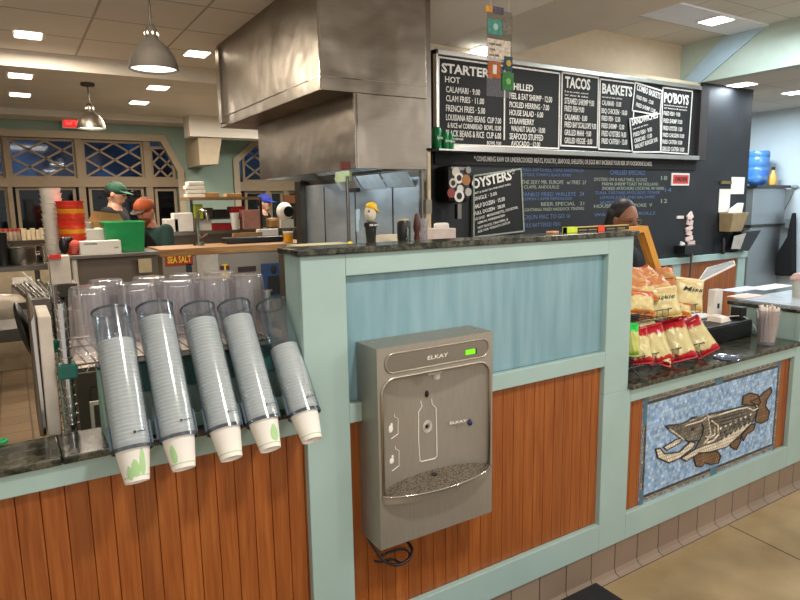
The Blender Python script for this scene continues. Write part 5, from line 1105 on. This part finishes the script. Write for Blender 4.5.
# ================================================================ TAP HANDLES ON THE PARTITION
t = thing('beer_tap_box', 'pale-topped tap box hidden behind the tall partition', 'tap box', (1.1, 1.95, 0))
MB().box(.80, 1.7, 1.80, 2.1, .9, 1.395).build('box', M_steel, t); MB().box(.84, 1.05, 1.82, 2.12, 1.395, 1.412).build('lid', plain('pale_green_lid', '#c9c9a8', .5), t)
MB().box(.84, 1.66, 1.85, 2.05, 0, .9).build('plinth', M_steeld, t)
def tap(px): q = PY(px, 241, 1.86); return Vector((q.x, 1.86, 1.395))
q = tap(371); t = thing('tap_handle', 'black tap handle topped by a fisherman face in a yellow hat', 'tap handle', q)
MB().lathe([(0, 0), (.014, 0), (.019, .07), (.019, .082), (0, .082)], q, n=20).build('grip', M_black, t, smooth='auto')
MB().lathe([(.019, .078), (.023, .080), (.023, .094), (.019, .096), (0, .096)], q, n=20).build('collar', M_black, t, smooth='auto')
mb = MB(); addtext(mb, 'REEL BAIT', q+Vector((-.017, -.0235, .084)), .034, .006, bold=.02); mb.build('lettering', M_paper, t)
MB().ell(q+Vector((0, 0, .125)), (.021, .02, .03)).ell(q+Vector((-.012, -.012, .12)), (.007, .007, .007), 8).build('head', plain('figure_cream', '#d9cdb8', .6), t, smooth=True, rem=.0025)
MB().ell(q+Vector((.004, 0, .148)), (.020, .021, .016)).ell(q+Vector((.012, 0, .138)), (.022, .024, .006), 16, Matrix.Rotation(.6, 3, 'Y')).build('hat', plain('hat_yellow', '#f0c418', .5), t, smooth=True, rem=.0025)
MB().ell(q+Vector((-.013, -.014, .133)), (.003, .003, .005), 8).build('eye', M_black, t)
MB().box(q.x-.033, q.x-.018, 1.9, 1.905, 1.46, 1.535).build('price_card', plain('card_blue', '#a9c4d6', .5), t)
q = tap(404); t = thing('tap_handle', 'broad black tap handle with pale script beside the brown one', 'tap handle', q)
MB().lathe([(0, 0), (.019, 0), (.024, .04), (.024, .09), (.020, .098), (0, .10)], q, n=24).build('grip', M_black, t, smooth='auto')
mb = MB(); addtext(mb, 'Oyster', q+Vector((.004, -.0255, .025)), .05, .011, (0, 0, 1), (-1, 0, 0), shear=.2); mb.build('lettering', M_chg, t)
MB().lathe([(0, .098), (.0195, .098), (.018, .102), (0, .103)], q, n=24).build('cap', plain('tan_cap', '#b79b74', .5), t)
q = tap(417); t = thing('tap_handle', 'narrow dark brown carved tap handle', 'tap handle', q)
MB().lathe([(0, 0), (.009, 0), (.012, .03), (.009, .05), (.014, .07), (.011, .10), (.006, .12), (0, .122)], q, n=16).build('grip', plain('dark_wood', '#4a2315', .4), t, smooth='auto')
q = PY(424, 241, 1.95); tag(MB().lathe([(0, 0), (.014, 0), (.016, .1), (.014, .1), (.012, .004), (0, .004)], (q.x, 1.95, 1.395), n=20).build('small_glass', M_tum, smooth='auto'), 'small empty glass right of the brown tap handle', 'glass')
q = PY(386, 240, 2.0); tag(MB().box(q.x-.06, q.x+.05, 1.98, 1.99, 1.395, 1.44).build('napkin', plain('cream_napkin', '#d6cdb4', .8)), 'cream card standing between the two tap handles', 'card')
q = PY(350, 239, 1.95); tag(MB().ell((q.x, 1.95, 1.41), (.012, .012, .014)).build('lemon_piece', plain('lemon', '#e2cf3a', .5), smooth=True), 'small yellow knob between the taps and the beer glass', 'knob')
# items on the high slab back edge
A = PY(432, 236.5, 1.75); B = PY(457, 235, 1.75)
t = thing('card_reader', 'white box and dock on the shelf beyond the partition', 'box', ((A.x+B.x)/2, 2.6, 1.3)); q0 = PY(434, 236, 2.5); q1 = PY(456, 228, 2.5); q2 = PY(463, 223, 2.5)
MB().box(q0.x, q1.x, 2.5, 2.6, q0.z-.06, q1.z).build('box', plain('pinkish_white', '#d8c8c0', .6), t, bevel=.003)
MB().box(q1.x-.03, q2.x, 2.61, 2.66, q0.z-.06, q2.z).build('dock', M_white, t, bevel=.012)
MB().box(q0.x-.05, q2.x+.05, 2.45, 2.75, .0, q0.z-.06).build('pedestal', M_steeld, t)
# narrow sign rack on slab with neon labels
A = PZ(566, 230, 1.436); zS = 1.434
x0_ = PY(566, 228, 1.66).x; x1_ = PY(628, 226, 1.66).x
t = thing('price_label_rail', 'low black rail with neon yellow and orange labels on the partition', 'rail', ((x0_+x1_)/2, 1.66, zS))
MB().box(x0_, x1_, 1.655, 1.675, zS, zS+.016).build('rail', M_black, t)
for a_, b_, c, nm in ((.0, .15, '#cfe23a', 'yellow_label'), (.48, .58, '#f0502a', 'orange_label')): MB().box(x0_+(x1_-x0_)*a_, x0_+(x1_-x0_)*b_, 1.652, 1.678, zS, zS+.020).build('label_card', plain(nm, c, .5), t)
MB().box(x0_, x1_, 1.654, 1.676, zS+.016, zS+.019).build('top_strip', plain('straw', '#c9b45c', .5), t)
for k in range(4): a_ = (.17, .33, .62, .8)[k]; MB().box(x0_+(x1_-x0_)*a_, x0_+(x1_-x0_)*(a_+.13), 1.6535, 1.655, zS+.004, zS+.009).build('label_card', plain('dim_paper', '#8a7a5a', .6), t)
A = PY(549, 226, 1.66); tag(MB().box(A.x, A.x+.045, 1.64, 1.67, zS, zS+.008, Matrix.Rotation(.3, 3, 'Z'), Vector((A.x, 1.65, zS))).build('wood_clip', plain('peach_wood', '#d3a176', .6), bevel=.002), 'peach wooden clip left of the neon label rail', 'clip')
# yellow wooden easel
t = thing('folding_easel', 'yellow wooden A-shaped stand behind the chip bags', 'easel', (2.75, 1.9, .822))
Ye = 1.93
T0 = PY(645, 226, Ye); B0 = PY(661, 275, Ye); d = (B0-T0).normalized(); L = (T0.z-.824)/-d.z
B0 = T0+d*L; nn = Vector((.022, 0, 0)); MB().hexa([T0-nn, T0+nn, T0+nn+Vector((0, .02, 0)), T0-nn+Vector((0, .02, 0))], [B0-nn, B0+nn, B0+nn+Vector((0, .02, 0)), B0-nn+Vector((0, .02, 0))]).build('leg', plain('yellow_wood', '#d79a3a', .5, stretch=(1, 1, .1)), t)
T1 = T0+Vector((.012, .035, 0)); B1 = Vector((B0.x+.01, 1.97, .824)); MB().hexa([T1-nn, T1+nn, T1+nn+Vector((0, .02, 0)), T1-nn+Vector((0, .02, 0))], [B1-nn, B1+nn, B1+nn+Vector((0, .01, 0)), B1-nn+Vector((0, .01, 0))]).build('leg', plain('yellow_wood', '#d79a3a', .5), t)
A = PY(620, 229, Ye); MB().box(A.x, T0.x+.02, Ye-.004, Ye+.06, T0.z-.03, T0.z-.002).build('crossbar', plain('yellow_wood', '#d79a3a', .5), t)

# ================================================================ CHIP RACK
t = thing('chip_rack', 'black two-tier wire rack of chip bags on the right counter', 'wire rack', (2.45, 1.72, .822))
rk = MB(); xr0, xr1 = 2.12, 2.56
z_lo = .90; z_hi = 1.07
def tier(x0_, x1_, y0_, y1_, z, hgt, k=8):
    for zz in (z, z+hgt): rk.tube([(x0_, y0_, zz), (x1_, y0_, zz), (x1_, y1_, zz), (x0_, y1_, zz)], .0025, 6, closed=True)
    for i in range(k+1):
        x = x0_+(x1_-x0_)*i/k
        rk.tube([(x, y0_, z+hgt), (x, y0_, z), (x, y1_, z), (x, y1_, z+hgt)], .0015, 5)
    for i in range(1, 5): y = y0_+(y1_-y0_)*i/5; rk.tube([(x0_, y, z+hgt), (x0_, y, z), (x1_, y, z), (x1_, y, z+hgt)], .0015, 5)
P1 = PY(704, 300, 1.66)
p = PY(713, 352, 1.62)
tier(2.10, 2.64, 1.62, 1.82, .862, .04, 14); tier(2.10, 2.66, 1.66, 1.86, 1.036, .04, 14)
rk.build('wire_tier', M_black, t)
lg = MB()
for x in (2.14, 2.60): lg.tube([(x, 1.58, .824), (x, 1.63, .865), (x, 1.72, .865), (x, 1.80, .824)], .003, 6); lg.tube([(x, 1.86, .824), (x, 1.87, 1.09)], .003, 6)
lg.build('rack_leg', M_black, t)
def bagmat(nm, top, mid, low):
    mt, nt, b_ = newmat(nm); tc = N(nt, 'ShaderNodeTexCoord'); sx = N(nt, 'ShaderNodeSeparateXYZ'); nt.links.new(tc.outputs['Generated'], sx.inputs[0])
    no = N(nt, 'ShaderNodeTexNoise'); no.inputs['Scale'].default_value = 6; nt.links.new(tc.outputs['Generated'], no.inputs['Vector'])
    ad = N(nt, 'ShaderNodeMath', operation='MULTIPLY_ADD'); ad.inputs[1].default_value = .32; nt.links.new(no.outputs[0], ad.inputs[0]); nt.links.new(sx.outputs[2], ad.inputs[2])
    nt.links.new(ramp(nt, ad.outputs[0], [(.0, hx(low)), (.27, hx(low)), (.31, hx(mid)), (.90, hx(mid)), (.97, hx(top))]), b_.inputs['Base Color']); b_.inputs['Roughness'].default_value = .28; return mt
M_bagA = bagmat('bag_orange', '#c86a3c', '#ddcb92', '#d9853e'); M_bagB = bagmat('bag_red', '#b31f2a', '#d6cb92', '#c0222e'); M_bagC = bagmat('bag_cream', '#d9c48a', '#e2d59c', '#dcc07a')
M_bagR = bagmat('bag_rust', '#c25a34', '#cf8a58', '#d9b27a'); M_bagG = bagmat('bag_green', '#22c04a', '#c9cf74', '#a9c85a')
def bagobj(px, py, Y, wpx, hpx, mat, lb, rz=0, rx=0, ry=0, txt=None, grp=None):
    c = PY(px, py, Y); f_ = PR(c)[2]; W = wpx*f_/FOC*1.14; H = hpx*f_/FOC*1.02
    t_ = thing('chip_bag', lb, 'chip bag', c, grp)
    rnd = random.Random(px*7+py)
    def fn(u, v, s=1):
        x = (u-.5)*W; z = (v-.5)*H; e = (max(0, 1-abs(2*u-1)**3)*max(0, 1-abs(2*v-1)**4))**.7
        th = .028*e*(1+.25*noise.noise(Vector((u*4+px, v*4, 1))))
        x *= 1-.08*(1-abs(2*v-1)); wr = .008*noise.noise(Vector((u*9, v*5, px)))*(1 if .02 < u < .98 else 0)
        return c+Vector((x, s*(-th)+wr, z))
    m_ = MB(); m_.grid(lambda u, v: fn(u, v, 1), 14, 16); m_.grid(lambda u, v: fn(u, v, -1), 14, 16); bmesh.ops.remove_doubles(m_.b, verts=m_.b.verts, dist=.0003)
    bd = m_.build('bag', mat, t_, smooth=True)
    cr = MB(); 
    for v0 in (0, 1): cr.box(c.x-W*.48, c.x+W*.48, c.y-.002, c.y+.002, c.z+(v0-.5)*H-.004, c.z+(v0-.5)*H+.008)
    cr.build('crimped_edge', mat, t_)
    if txt: mb = MB(); addtext(mb, txt, c+Vector((-W*.34, -.0315, H*.1)), W*.68, H*.14, shear=.25, bold=.01, thick=.0015); mb.build('lettering', plain('bag_ink', '#2f3a35', .6), t_)
    t_.rotation_euler = (Matrix.Rotation(rz-.62, 3, 'Z') @ Matrix.Rotation(ry, 3, 'Y') @ Matrix.Rotation(rx, 3, 'X')).to_euler(); return t_
g = 'chip bags in the wire rack'
R_ = math.radians
bagobj(689, 295, 1.70, 27, 30, M_bagC, 'upright cream bag with dark script, rightmost of the upper tier', R_(8), R_(-14), R_(8), 'Miss', g)
bagobj(664, 303, 1.70, 26, 28, M_bagC, 'cream bag with script left of the rightmost upper bag', R_(-8), R_(-20), R_(-10), 'Vickie', g)
bagobj(640, 303, 1.70, 26, 22, M_bagA, 'cream and orange bag beside the partition, upper tier front', R_(5), R_(-26), R_(6), None, g)
bagobj(636, 286, 1.78, 26, 22, M_bagR, 'rust orange bag lying highest at the left of the upper tier', R_(-15), R_(-60), R_(12), None, g)
bagobj(653, 284, 1.80, 28, 20, M_bagR, 'rust orange bag lying across the middle of the upper tier', R_(12), R_(-62), R_(-8), None, g)
bagobj(672, 284, 1.82, 24, 18, M_bagR, 'small rust orange bag behind the rightmost cream bag', R_(-5), R_(-55), R_(10), None, g)
bagobj(644, 275, 1.84, 22, 16, M_bagR, 'rust orange bag peeking out at the back of the upper tier', R_(20), R_(-50), R_(-16), None, g)
bagobj(698, 337, 1.66, 22, 36, M_bagB, 'cream and red bag leaning left, rightmost of the lower tier', R_(5), R_(-24), R_(-28), None, g)
bagobj(677, 340, 1.655, 24, 40, M_bagB, 'large cream and red bag, second from right in the lower tier', R_(-4), R_(-24), R_(-16), None, g)
bagobj(656, 344, 1.65, 22, 36, M_bagB, 'cream and red bag in the middle of the lower tier', R_(6), R_(-22), R_(-12), None, g)
bagobj(640, 346, 1.66, 18, 34, M_bagB, 'cream and red bag near the green one in the lower tier', R_(-6), R_(-22), R_(-8), None, g)
bagobj(633, 340, 1.63, 10, 30, M_bagG, 'bright green bag edge right beside the partition', R_(0), R_(-12), R_(0), None, g)
bagobj(660, 331, 1.74, 24, 18, M_bagB, 'red topped bag lying behind in the lower tier, left', R_(10), R_(-50), R_(14), None, g)
bagobj(676, 327, 1.78, 24, 18, M_bagB, 'red topped bag lying behind in the lower tier, right', R_(-10), R_(-50), R_(-14), None, g)
for k, (px, py, Y_, w_, h_, mt_, lb, a1, a2, a3) in enumerate(((677, 309, 1.685, 24, 12, M_bagA, 'low orange bag showing under the rightmost cream bags', -10, -40, 6), (634, 275, 1.80, 20, 18, M_bagR, 'rust orange bag nearest the partition at the back', 10, -48, 18),
        (662, 274, 1.86, 20, 12, M_bagR, 'small rust orange bag behind the lying ones', -20, -55, -12), (647, 293, 1.73, 20, 14, M_bagA, 'yellow and orange bag wedged among the rust ones', 14, -45, 10),
        (645, 326, 1.72, 22, 14, M_bagB, 'red bag tucked under the upper tier near the partition', 14, -52, -10), (687, 322, 1.80, 20, 12, M_bagB, 'red bag corner under the right end of the upper tier', -14, -50, 12), (662, 358, 1.63, 18, 12, M_bagB, 'small red bag end poking through the lower wires', 0, -30, 20))):
    bagobj(px, py, Y_, w_, h_, mt_, lb, R_(a1), R_(a2), R_(a3), None, g)
q = PY(645, 271, 1.86); tag(MB().box(q.x-.02, q.x+.045, 1.90, 1.92, q.z-.01, q.z+.012).box(q.x-.02, q.x+.0, 1.90, 1.92, .824, q.z+.012).build('phone_holder', M_black, bevel=.002), 'black bracket above the orange chip bags', 'bracket')

# ================================================================ REGISTER
t = thing('cash_drawer', 'black cash drawer under the white register on the right counter', 'cash drawer', (2.95, 1.75, .822))
c0_ = PZ(704, 345, .83)
xd0 = 2.66; xd1 = 3.12
MB().box(2.90, 3.31, 1.77, 2.12, .823, .912).build('drawer_body', M_black, t, bevel=.006)
MB().box(2.91, 3.30, 1.764, 1.77, .83, .902).build('drawer_front', plain('drawer_black', '#101012', .35), t)
t = thing('register_screen', 'white tablet register tilted on a white stand', 'register', (3.2, 1.97, .913))
zt_ = PY(716, 289, 1.95).z
MB().box(3.215, 3.295, 1.93, 1.97, .913, zt_).build('stand', M_white, t, bevel=.006)
MB().box(3.245, 3.265, 1.9285, 1.93, .955, .982).build('maker_mark', M_black, t, bevel=.003)
MB().box(2.98, 3.22, 1.92, 2.06, .913, .924).build('base', M_white, t, bevel=.004)
tb = [PY(696.5, 285, 1.88), PY(735.5, 265.5, 1.90), PY(734.5, 262, 2.05), PY(707, 269.5, 2.04)]
MB().prism(tb, (.002, .004, .010)).build('tablet', M_white, t, bevel=.002)
tc_ = sum(tb, Vector())/4; MB().prism([tc_+(p-tc_)*.93+Vector((.002, .004, .0105)) for p in tb], (0, 0, .001)).build('screen', plain('screen_grey', '#b9bec0', .25), t)
t = thing('card_reader', 'small white card reader on the black cash drawer', 'card reader', (3.12, 1.86, .913))
MB().hexa([(3.075, 1.80, .9125), (3.165, 1.80, .9125), (3.165, 1.885, .9125), (3.075, 1.885, .9125)], [(3.085, 1.81, .937), (3.155, 1.81, .937), (3.155, 1.875, .945), (3.085, 1.875, .945)]).build('reader', plain('reader_white', '#f0e6d8', .4), t, bevel=.003)
MB().tube(smoothpts([Vector(p) for p in ((3.165, 1.85, .925), (3.22, 1.83, .93), (3.28, 1.80, .925), (3.325, 1.77, .88), (3.33, 1.75, .83))]), .0024, 6).build('cable', M_white, t)
tag(MB().box(3.31-.055, 3.31-.005, 1.80, 1.86, .913, .975).build('receipt_printer', M_black, bevel=.003), 'small black cube beside the white register stand', 'printer')
# straw glass
q = PZ(766, 344, .823)
t = thing('straw_glass', 'clear glass packed with wrapped straws at the counter end', 'glass', (q.x, q.y, .823))
MB().lathe([(0, 0), (.038, 0), (.040, .01), (.056, .175), (.054, .175), (.038, .012), (0, .01)], (q.x, q.y, .823), n=28).build('glass', M_tum, t, smooth='auto')
SX, SY = q.x, q.y
rs = random.Random(3)
for k in range(34):
    a_ = rs.random()*2*PI; r = .030*math.sqrt(rs.random()); a2 = a_+rs.uniform(-.5, .5); r2 = .044*math.sqrt(rs.random())+.004
    tag(MB().frus((SX+math.cos(a_)*r, SY+math.sin(a_)*r, .836), (SX+math.cos(a2)*r2, SY+math.sin(a2)*r2, .836+.165+.022*rs.random()), .0045, .0045, 7).build('wrapped_straw', plain('straw_%d' % (k % 3), ('#f2ede4', '#e9e2d6', '#d9c0b4')[k % 3], .6)), 'paper wrapped straw standing in the clear glass', 'straw', 'wrapped straws in the glass')
q = PZ(727, 358, .823); tag(MB().lathe([(0, 0), (.045, 0), (.06, .004), (.058, .006), (.044, .002), (0, .002)], (q.x, q.y, .8225), n=28).build('glass_dish', clear('dish_glass', '#cfd8e6', .1, .2, .5, .15, '#9fb0cc'), smooth='auto'), 'shallow clear dish on the granite before the register', 'dish')
q = PY(798, 270, 1.75); t = thing('cup_tray', 'pale pink cup holder at the right edge of the raised counter', 'cup holder', (q.x+.03, 1.75, .993)); MB().lathe([(0, 0), (.03, 0), (.04, .1), (0, .1)], (q.x+.03, 1.75, .993), n=20).build('cup', plain('greenish_cup', '#b7bcb2', .5), t); MB().lathe([(0, .1), (.05, .1), (.05, .11), (.03, .135), (0, .14)], (q.x+.03, 1.75, .993), n=20).build('lid', plain('pinkish_lid', '#c9aaa2', .5), t)

# ================================================================ PEOPLE
def person(base, face, J, skin, shirt, label, hair=None, cap=None, beard=None, apron=None, H=1.72, headyaw=0, headpitch=0, long_hair=False, sleeves=.55, pants='#1d1f24'):
    """J: joints in local space (facing -Y, z up, feet at 0)"""
    Rz = Matrix.Rotation(face, 3, 'Z'); base = Vector(base)
    def G(p): return Rz @ Vector(p)+base
    t = thing('person', label, 'person', base)
    hd = Vector(J['head']); nk = Vector(J['neck']); ch = Vector(J['chest']); pv = Vector(J['pelvis'])
    Rh = Rz @ Matrix.Rotation(headyaw, 3, 'Z') @ Matrix.Rotation(headpitch, 3, 'X'); Hc = G(hd)
    def HL(p): return Hc+Rh @ Vector(p)
    b = MB(); M = skin
    b.ell(Hc, (.074, .092, .108), 20, Rh).ell(HL((0, -.035, -.055)), (.052, .052, .055), 16, Rh).ell(HL((0, -.098, -.015)), (.013, .018, .022), 10, Rh).ell(HL((0, -.080, .015)), (.05, .012, .01), 10, Rh)
    for s in (-1, 1): b.ell(HL((s*.076, .005, -.008)), (.012, .02, .032), 10, Rh)
    b.ell(HL((0, -.086, -.055)), (.022, .010, .008), 10, Rh)
    b.caps(G(nk), HL((0, .01, -.07)), .056, .05); b.caps(G(ch), G(nk), .11, .07)
    for s in (-1, 1):
        S = Vector((s*.17, ch.y*.6+nk.y*.4, nk.z-.055)); b.caps(G(ch+Vector((s*.07, 0, 0))), G(S), .10, .058)
        E = Vector(J['elbow'][0 if s < 0 else 1]); W = Vector(J['wrist'][0 if s < 0 else 1])
        b.caps(G(S), G(E), .052, .04); b.caps(G(E), G(W), .039, .027)
        d = (W-E).normalized(); side = d.cross(Vector((0, 0, 1))).normalized() if abs(d.z) < .95 else Vector((1, 0, 0)); dn = side.cross(d).normalized()
        Pm = W+d*.05; b.caps(G(W), G(Pm), .024, .026); b.caps(G(W+side*.012), G(Pm+side*.022), .018, .017); b.caps(G(W-side*.012), G(Pm-side*.022), .018, .017)
        for f_, (o, L) in enumerate(((-.028, .055), (-.010, .07), (.009, .066), (.027, .052))):
            k0 = Pm+side*o+d*.01; k1 = k0+d*L*.5; k2 = k1+d*L*.35-dn*L*.35; b.caps(G(k0), G(k1), .0095, .0085, 8); b.caps(G(k1), G(k2), .0085, .0075, 8)
        th0 = W+side*(-s)*.02+d*.01; th1 = th0+side*(-s)*.03+d*.03; b.caps(G(th0), G(th1), .011, .0095, 8); b.caps(G(th1), G(th1+d*.025), .0095, .008, 8)
        hp = pv+Vector((s*.09, 0, -.03)); kn = Vector((s*.10, -.03, .50)); an_ = Vector((s*.10, .01, .08)); b.caps(G(pv), G(hp), .12, .09); b.caps(G(hp), G(kn), .085, .055); b.caps(G(kn), G(an_), .054, .038); b.caps(G(an_+Vector((0, .03, -.04))), G(an_+Vector((0, -.15, -.045))), .038, .033)
    b.caps(G(pv), G(ch), .12, .115)
    b.build('body', skin, t, smooth=True, rem=.0065)
    c = MB(); c.caps(G(pv+Vector((0, 0, .02))), G(ch), .145, .145).caps(G(ch), G(nk-Vector((0, 0, .05))), .135, .078)
    for s in (-1, 1):
        S = Vector((s*.17, ch.y*.6+nk.y*.4, nk.z-.055)); E = Vector(J['elbow'][0 if s < 0 else 1]); c.caps(G(ch+Vector((s*.06, 0, 0))), G(S), .125, .070); c.caps(G(S), G(S.lerp(E, sleeves)), .070, .062)
    c.build('shirt', shirt, t, smooth=True, rem=.010)
    c = MB()
    for s in (-1, 1): hp = pv+Vector((s*.09, 0, -.03)); kn = Vector((s*.10, -.03, .50)); an_ = Vector((s*.10, .01, .12)); c.caps(G(pv), G(hp), .135, .105).caps(G(hp), G(kn), .10, .072).caps(G(kn), G(an_), .072, .06)
    c.build('trousers', plain('dark_trousers', pants, .9), t, smooth=True, rem=.012)
    c = MB()
    for s in (-1, 1): an_ = Vector((s*.10, .01, .05)); c.caps(G(an_+Vector((0, .04, -.0))), G(an_+Vector((0, -.17, -.005))), .048, .043)
    c.build('shoes', M_black, t, smooth=True, rem=.010)
    e = MB(); 
    for s in (-1, 1): e.ell(HL((s*.030, -.083, .004)), (.011, .007, .006), 8, Rh)
    e.build('eyes', plain('eye_dark', '#1a120d', .2), t, smooth=True)
    MB().ell(HL((-.03, -.088, .022)), (.017, .004, .004), 8, Rh).ell(HL((.03, -.088, .022)), (.017, .004, .004), 8, Rh).build('eyebrows', plain('brow_dark', '#2a1d15', .8), t)
    MB().ell(HL((0, -.093, -.055)), (.022, .005, .005), 10, Rh).build('lips', plain('lip', '#8a4a40', .5), t, smooth=True)
    if hair:
        h_ = MB(); h_.ell(HL((0, .022, .026)), (.083, .090, .104), 18, Rh)
        if long_hair:
            for s in (-1, 1): h_.caps(HL((s*.06, .035, .02)), HL((s*.082, .045, -.14)), .040, .042); h_.caps(HL((s*.082, .045, -.14)), HL((s*.09, .05, -.26)), .042, .02)
            h_.caps(HL((0, .06, .02)), HL((0, .085, -.22)), .07, .06)
        h_.build('hair', hair, t, smooth=True, rem=.008)
    if beard: MB().ell(HL((0, -.045, -.075)), (.058, .055, .055), 14, Rh).ell(HL((0, -.06, -.11)), (.035, .035, .05), 12, Rh).build('beard', beard, t, smooth=True, rem=.008)
    if cap:
        k = MB(); k.ell(HL((0, .005, .045)), (.088, .105, .080), 20, Rh); k.build('cap_crown', cap[0], t, smooth=True)
        k = MB(); n_ = 12; F_ = []
        for i in range(n_+1): a_ = -PI*.36+PI*.72*i/n_; F_.append(HL((math.sin(a_)*.082, -math.cos(a_)*.095-.0, .04)))
        G_ = []
        for i in range(n_+1): a_ = PI*.36-PI*.72*i/n_; G_.append(HL((math.sin(a_)*.078, -math.cos(a_)*.10-.065, .028)))
        k.prism(F_+G_, Rh @ Vector((0, 0, .006))); k.build('cap_brim', cap[1], t, smooth=False)
    if apron:
        def fn(u, v):
            z = pv.z-.35+(ch.z-pv.z+.47)*v; x = (u-.5)*(.34-.14*max(0, v-.75)/.25); lean = (ch.y-pv.y)*max(0, (z-pv.z))/(ch.z-pv.z); return G((x, pv.y+lean-.158-.0+.35*x*x*2, z))
        MB().grid(fn, 10, 12).build('apron', apron, t, smooth=True, solid=.004)
    return t
sk1 = plain('skin_light', '#c99a80', .5, var=.05); sk2 = plain('skin_ruddy', '#cf9078', .5, var=.05); sk3 = plain('skin_brown', '#946248', .45, var=.05)
def place(px, py, Y, head, face, yaw):  # base so that the head centre lands on the measured point
    h_ = PY(px, py, Y); o = Matrix.Rotation(face, 3, 'Z') @ Vector(head); return Vector((h_.x-o.x, h_.y-o.y, 0)), h_.z
def stdJ(hz, lean=.0, bend=.1, reach=-.28):
    k = hz/1.60
    return dict(head=(0, -lean-.02, hz), neck=(0, -lean*.9, hz-.135), chest=(0, -lean*.75, hz-.29), pelvis=(0, 0, .95*k*.98), elbow=((-.25, -lean-.06, hz-.48), (.25, -lean-.06, hz-.48)), wrist=((-.16, -lean+reach, hz-.50), (.16, -lean+reach, hz-.50)))
hp_ = PY(116, 194, 6.85); J = stdJ(hp_.z, .06); F1 = R_(62); o = Matrix.Rotation(F1, 3, 'Z') @ Vector(J['head'])
person((hp_.x-o.x, hp_.y-o.y, 0), F1, J, sk1, plain('black_shirt', '#141416', .9), 'man in a dark green cap and black shirt looking down behind the pass shelf', hair=plain('hair_black', '#17110d', .8), cap=(plain('cap_green', '#1d4634', .8), plain('cap_green_brim', '#2c5a45', .8)), headpitch=R_(14), pants='#1d1f24')
hp_ = PY(149, 211, 6.05); J = stdJ(hp_.z, .22, reach=-.18); F2 = R_(-48); o = Matrix.Rotation(F2, 3, 'Z') @ Vector(J['head'])
person((hp_.x-o.x, hp_.y-o.y+.2, 0), F2, J, sk2, plain('teal_shirt', '#1d3a34', .9), 'bearded person in an orange cap and dark green shirt bending over the pass shelf', hair=plain('hair_red', '#5a2415', .8), cap=(plain('cap_orange', '#9c471c', .8), plain('cap_brim_dark', '#3a2a22', .8)), beard=plain('beard_red', '#8c4328', .8), headpitch=R_(22), apron=plain('black_apron', '#151515', .9))
hp_ = PY(264, 203, 8.15); J = stdJ(hp_.z, .05); F3 = R_(55); o = Matrix.Rotation(F3, 3, 'Z') @ Vector(J['head'])
person((hp_.x-o.x, hp_.y-o.y, 0), F3, J, sk1, plain('black_shirt', '#141416', .9), 'kitchen worker in a blue cap and black shirt near the far window', hair=plain('hair_black', '#17110d', .8), cap=(plain('cap_blue', '#2a3a9e', .8), plain('cap_blue_brim', '#3c55c8', .8)), headpitch=R_(8))
hp_ = PY(624, 219, 2.62); J = stdJ(hp_.z, .05, reach=-.22); F4 = R_(-8); o = Matrix.Rotation(F4, 3, 'Z') @ Vector(J['head'])
person((hp_.x-o.x, hp_.y-o.y, 0), F4, J, sk3, plain('dark_tank', '#15161a', .9), 'woman with long dark hair and glasses behind the partition end', hair=plain('hair_dark_brown', '#150d0b', .5), headpitch=R_(12), long_hair=True, headyaw=R_(2), sleeves=.02)
W_ = [o for o in COL.objects if o.name.startswith('person') and 'glasses' in o.get('label', '')][0]
Hc = hp_; Rh = Matrix.Rotation(F4, 3, 'Z') @ Matrix.Rotation(R_(2), 3, 'Z') @ Matrix.Rotation(R_(12), 3, 'X')
gm_ = MB()
for s_ in (-1, 1):
    gm_.tube([Hc+Rh @ Vector((s_*.031+.022*math.cos(k*PI/8), -.094, .002+.017*math.sin(k*PI/8))) for k in range(16)], .0018, 6, closed=True)
    gm_.tube([Hc+Rh @ Vector((s_*.053, -.092, .006)), Hc+Rh @ Vector((s_*.076, .0, .0))], .0016, 6)
gm_.tube([Hc+Rh @ Vector((-.010, -.096, .004)), Hc+Rh @ Vector((.010, -.096, .004))], .0016, 6)
gm_.build('glasses', plain('glasses_gold', '#8c7340', .35, metal=.6), W_)
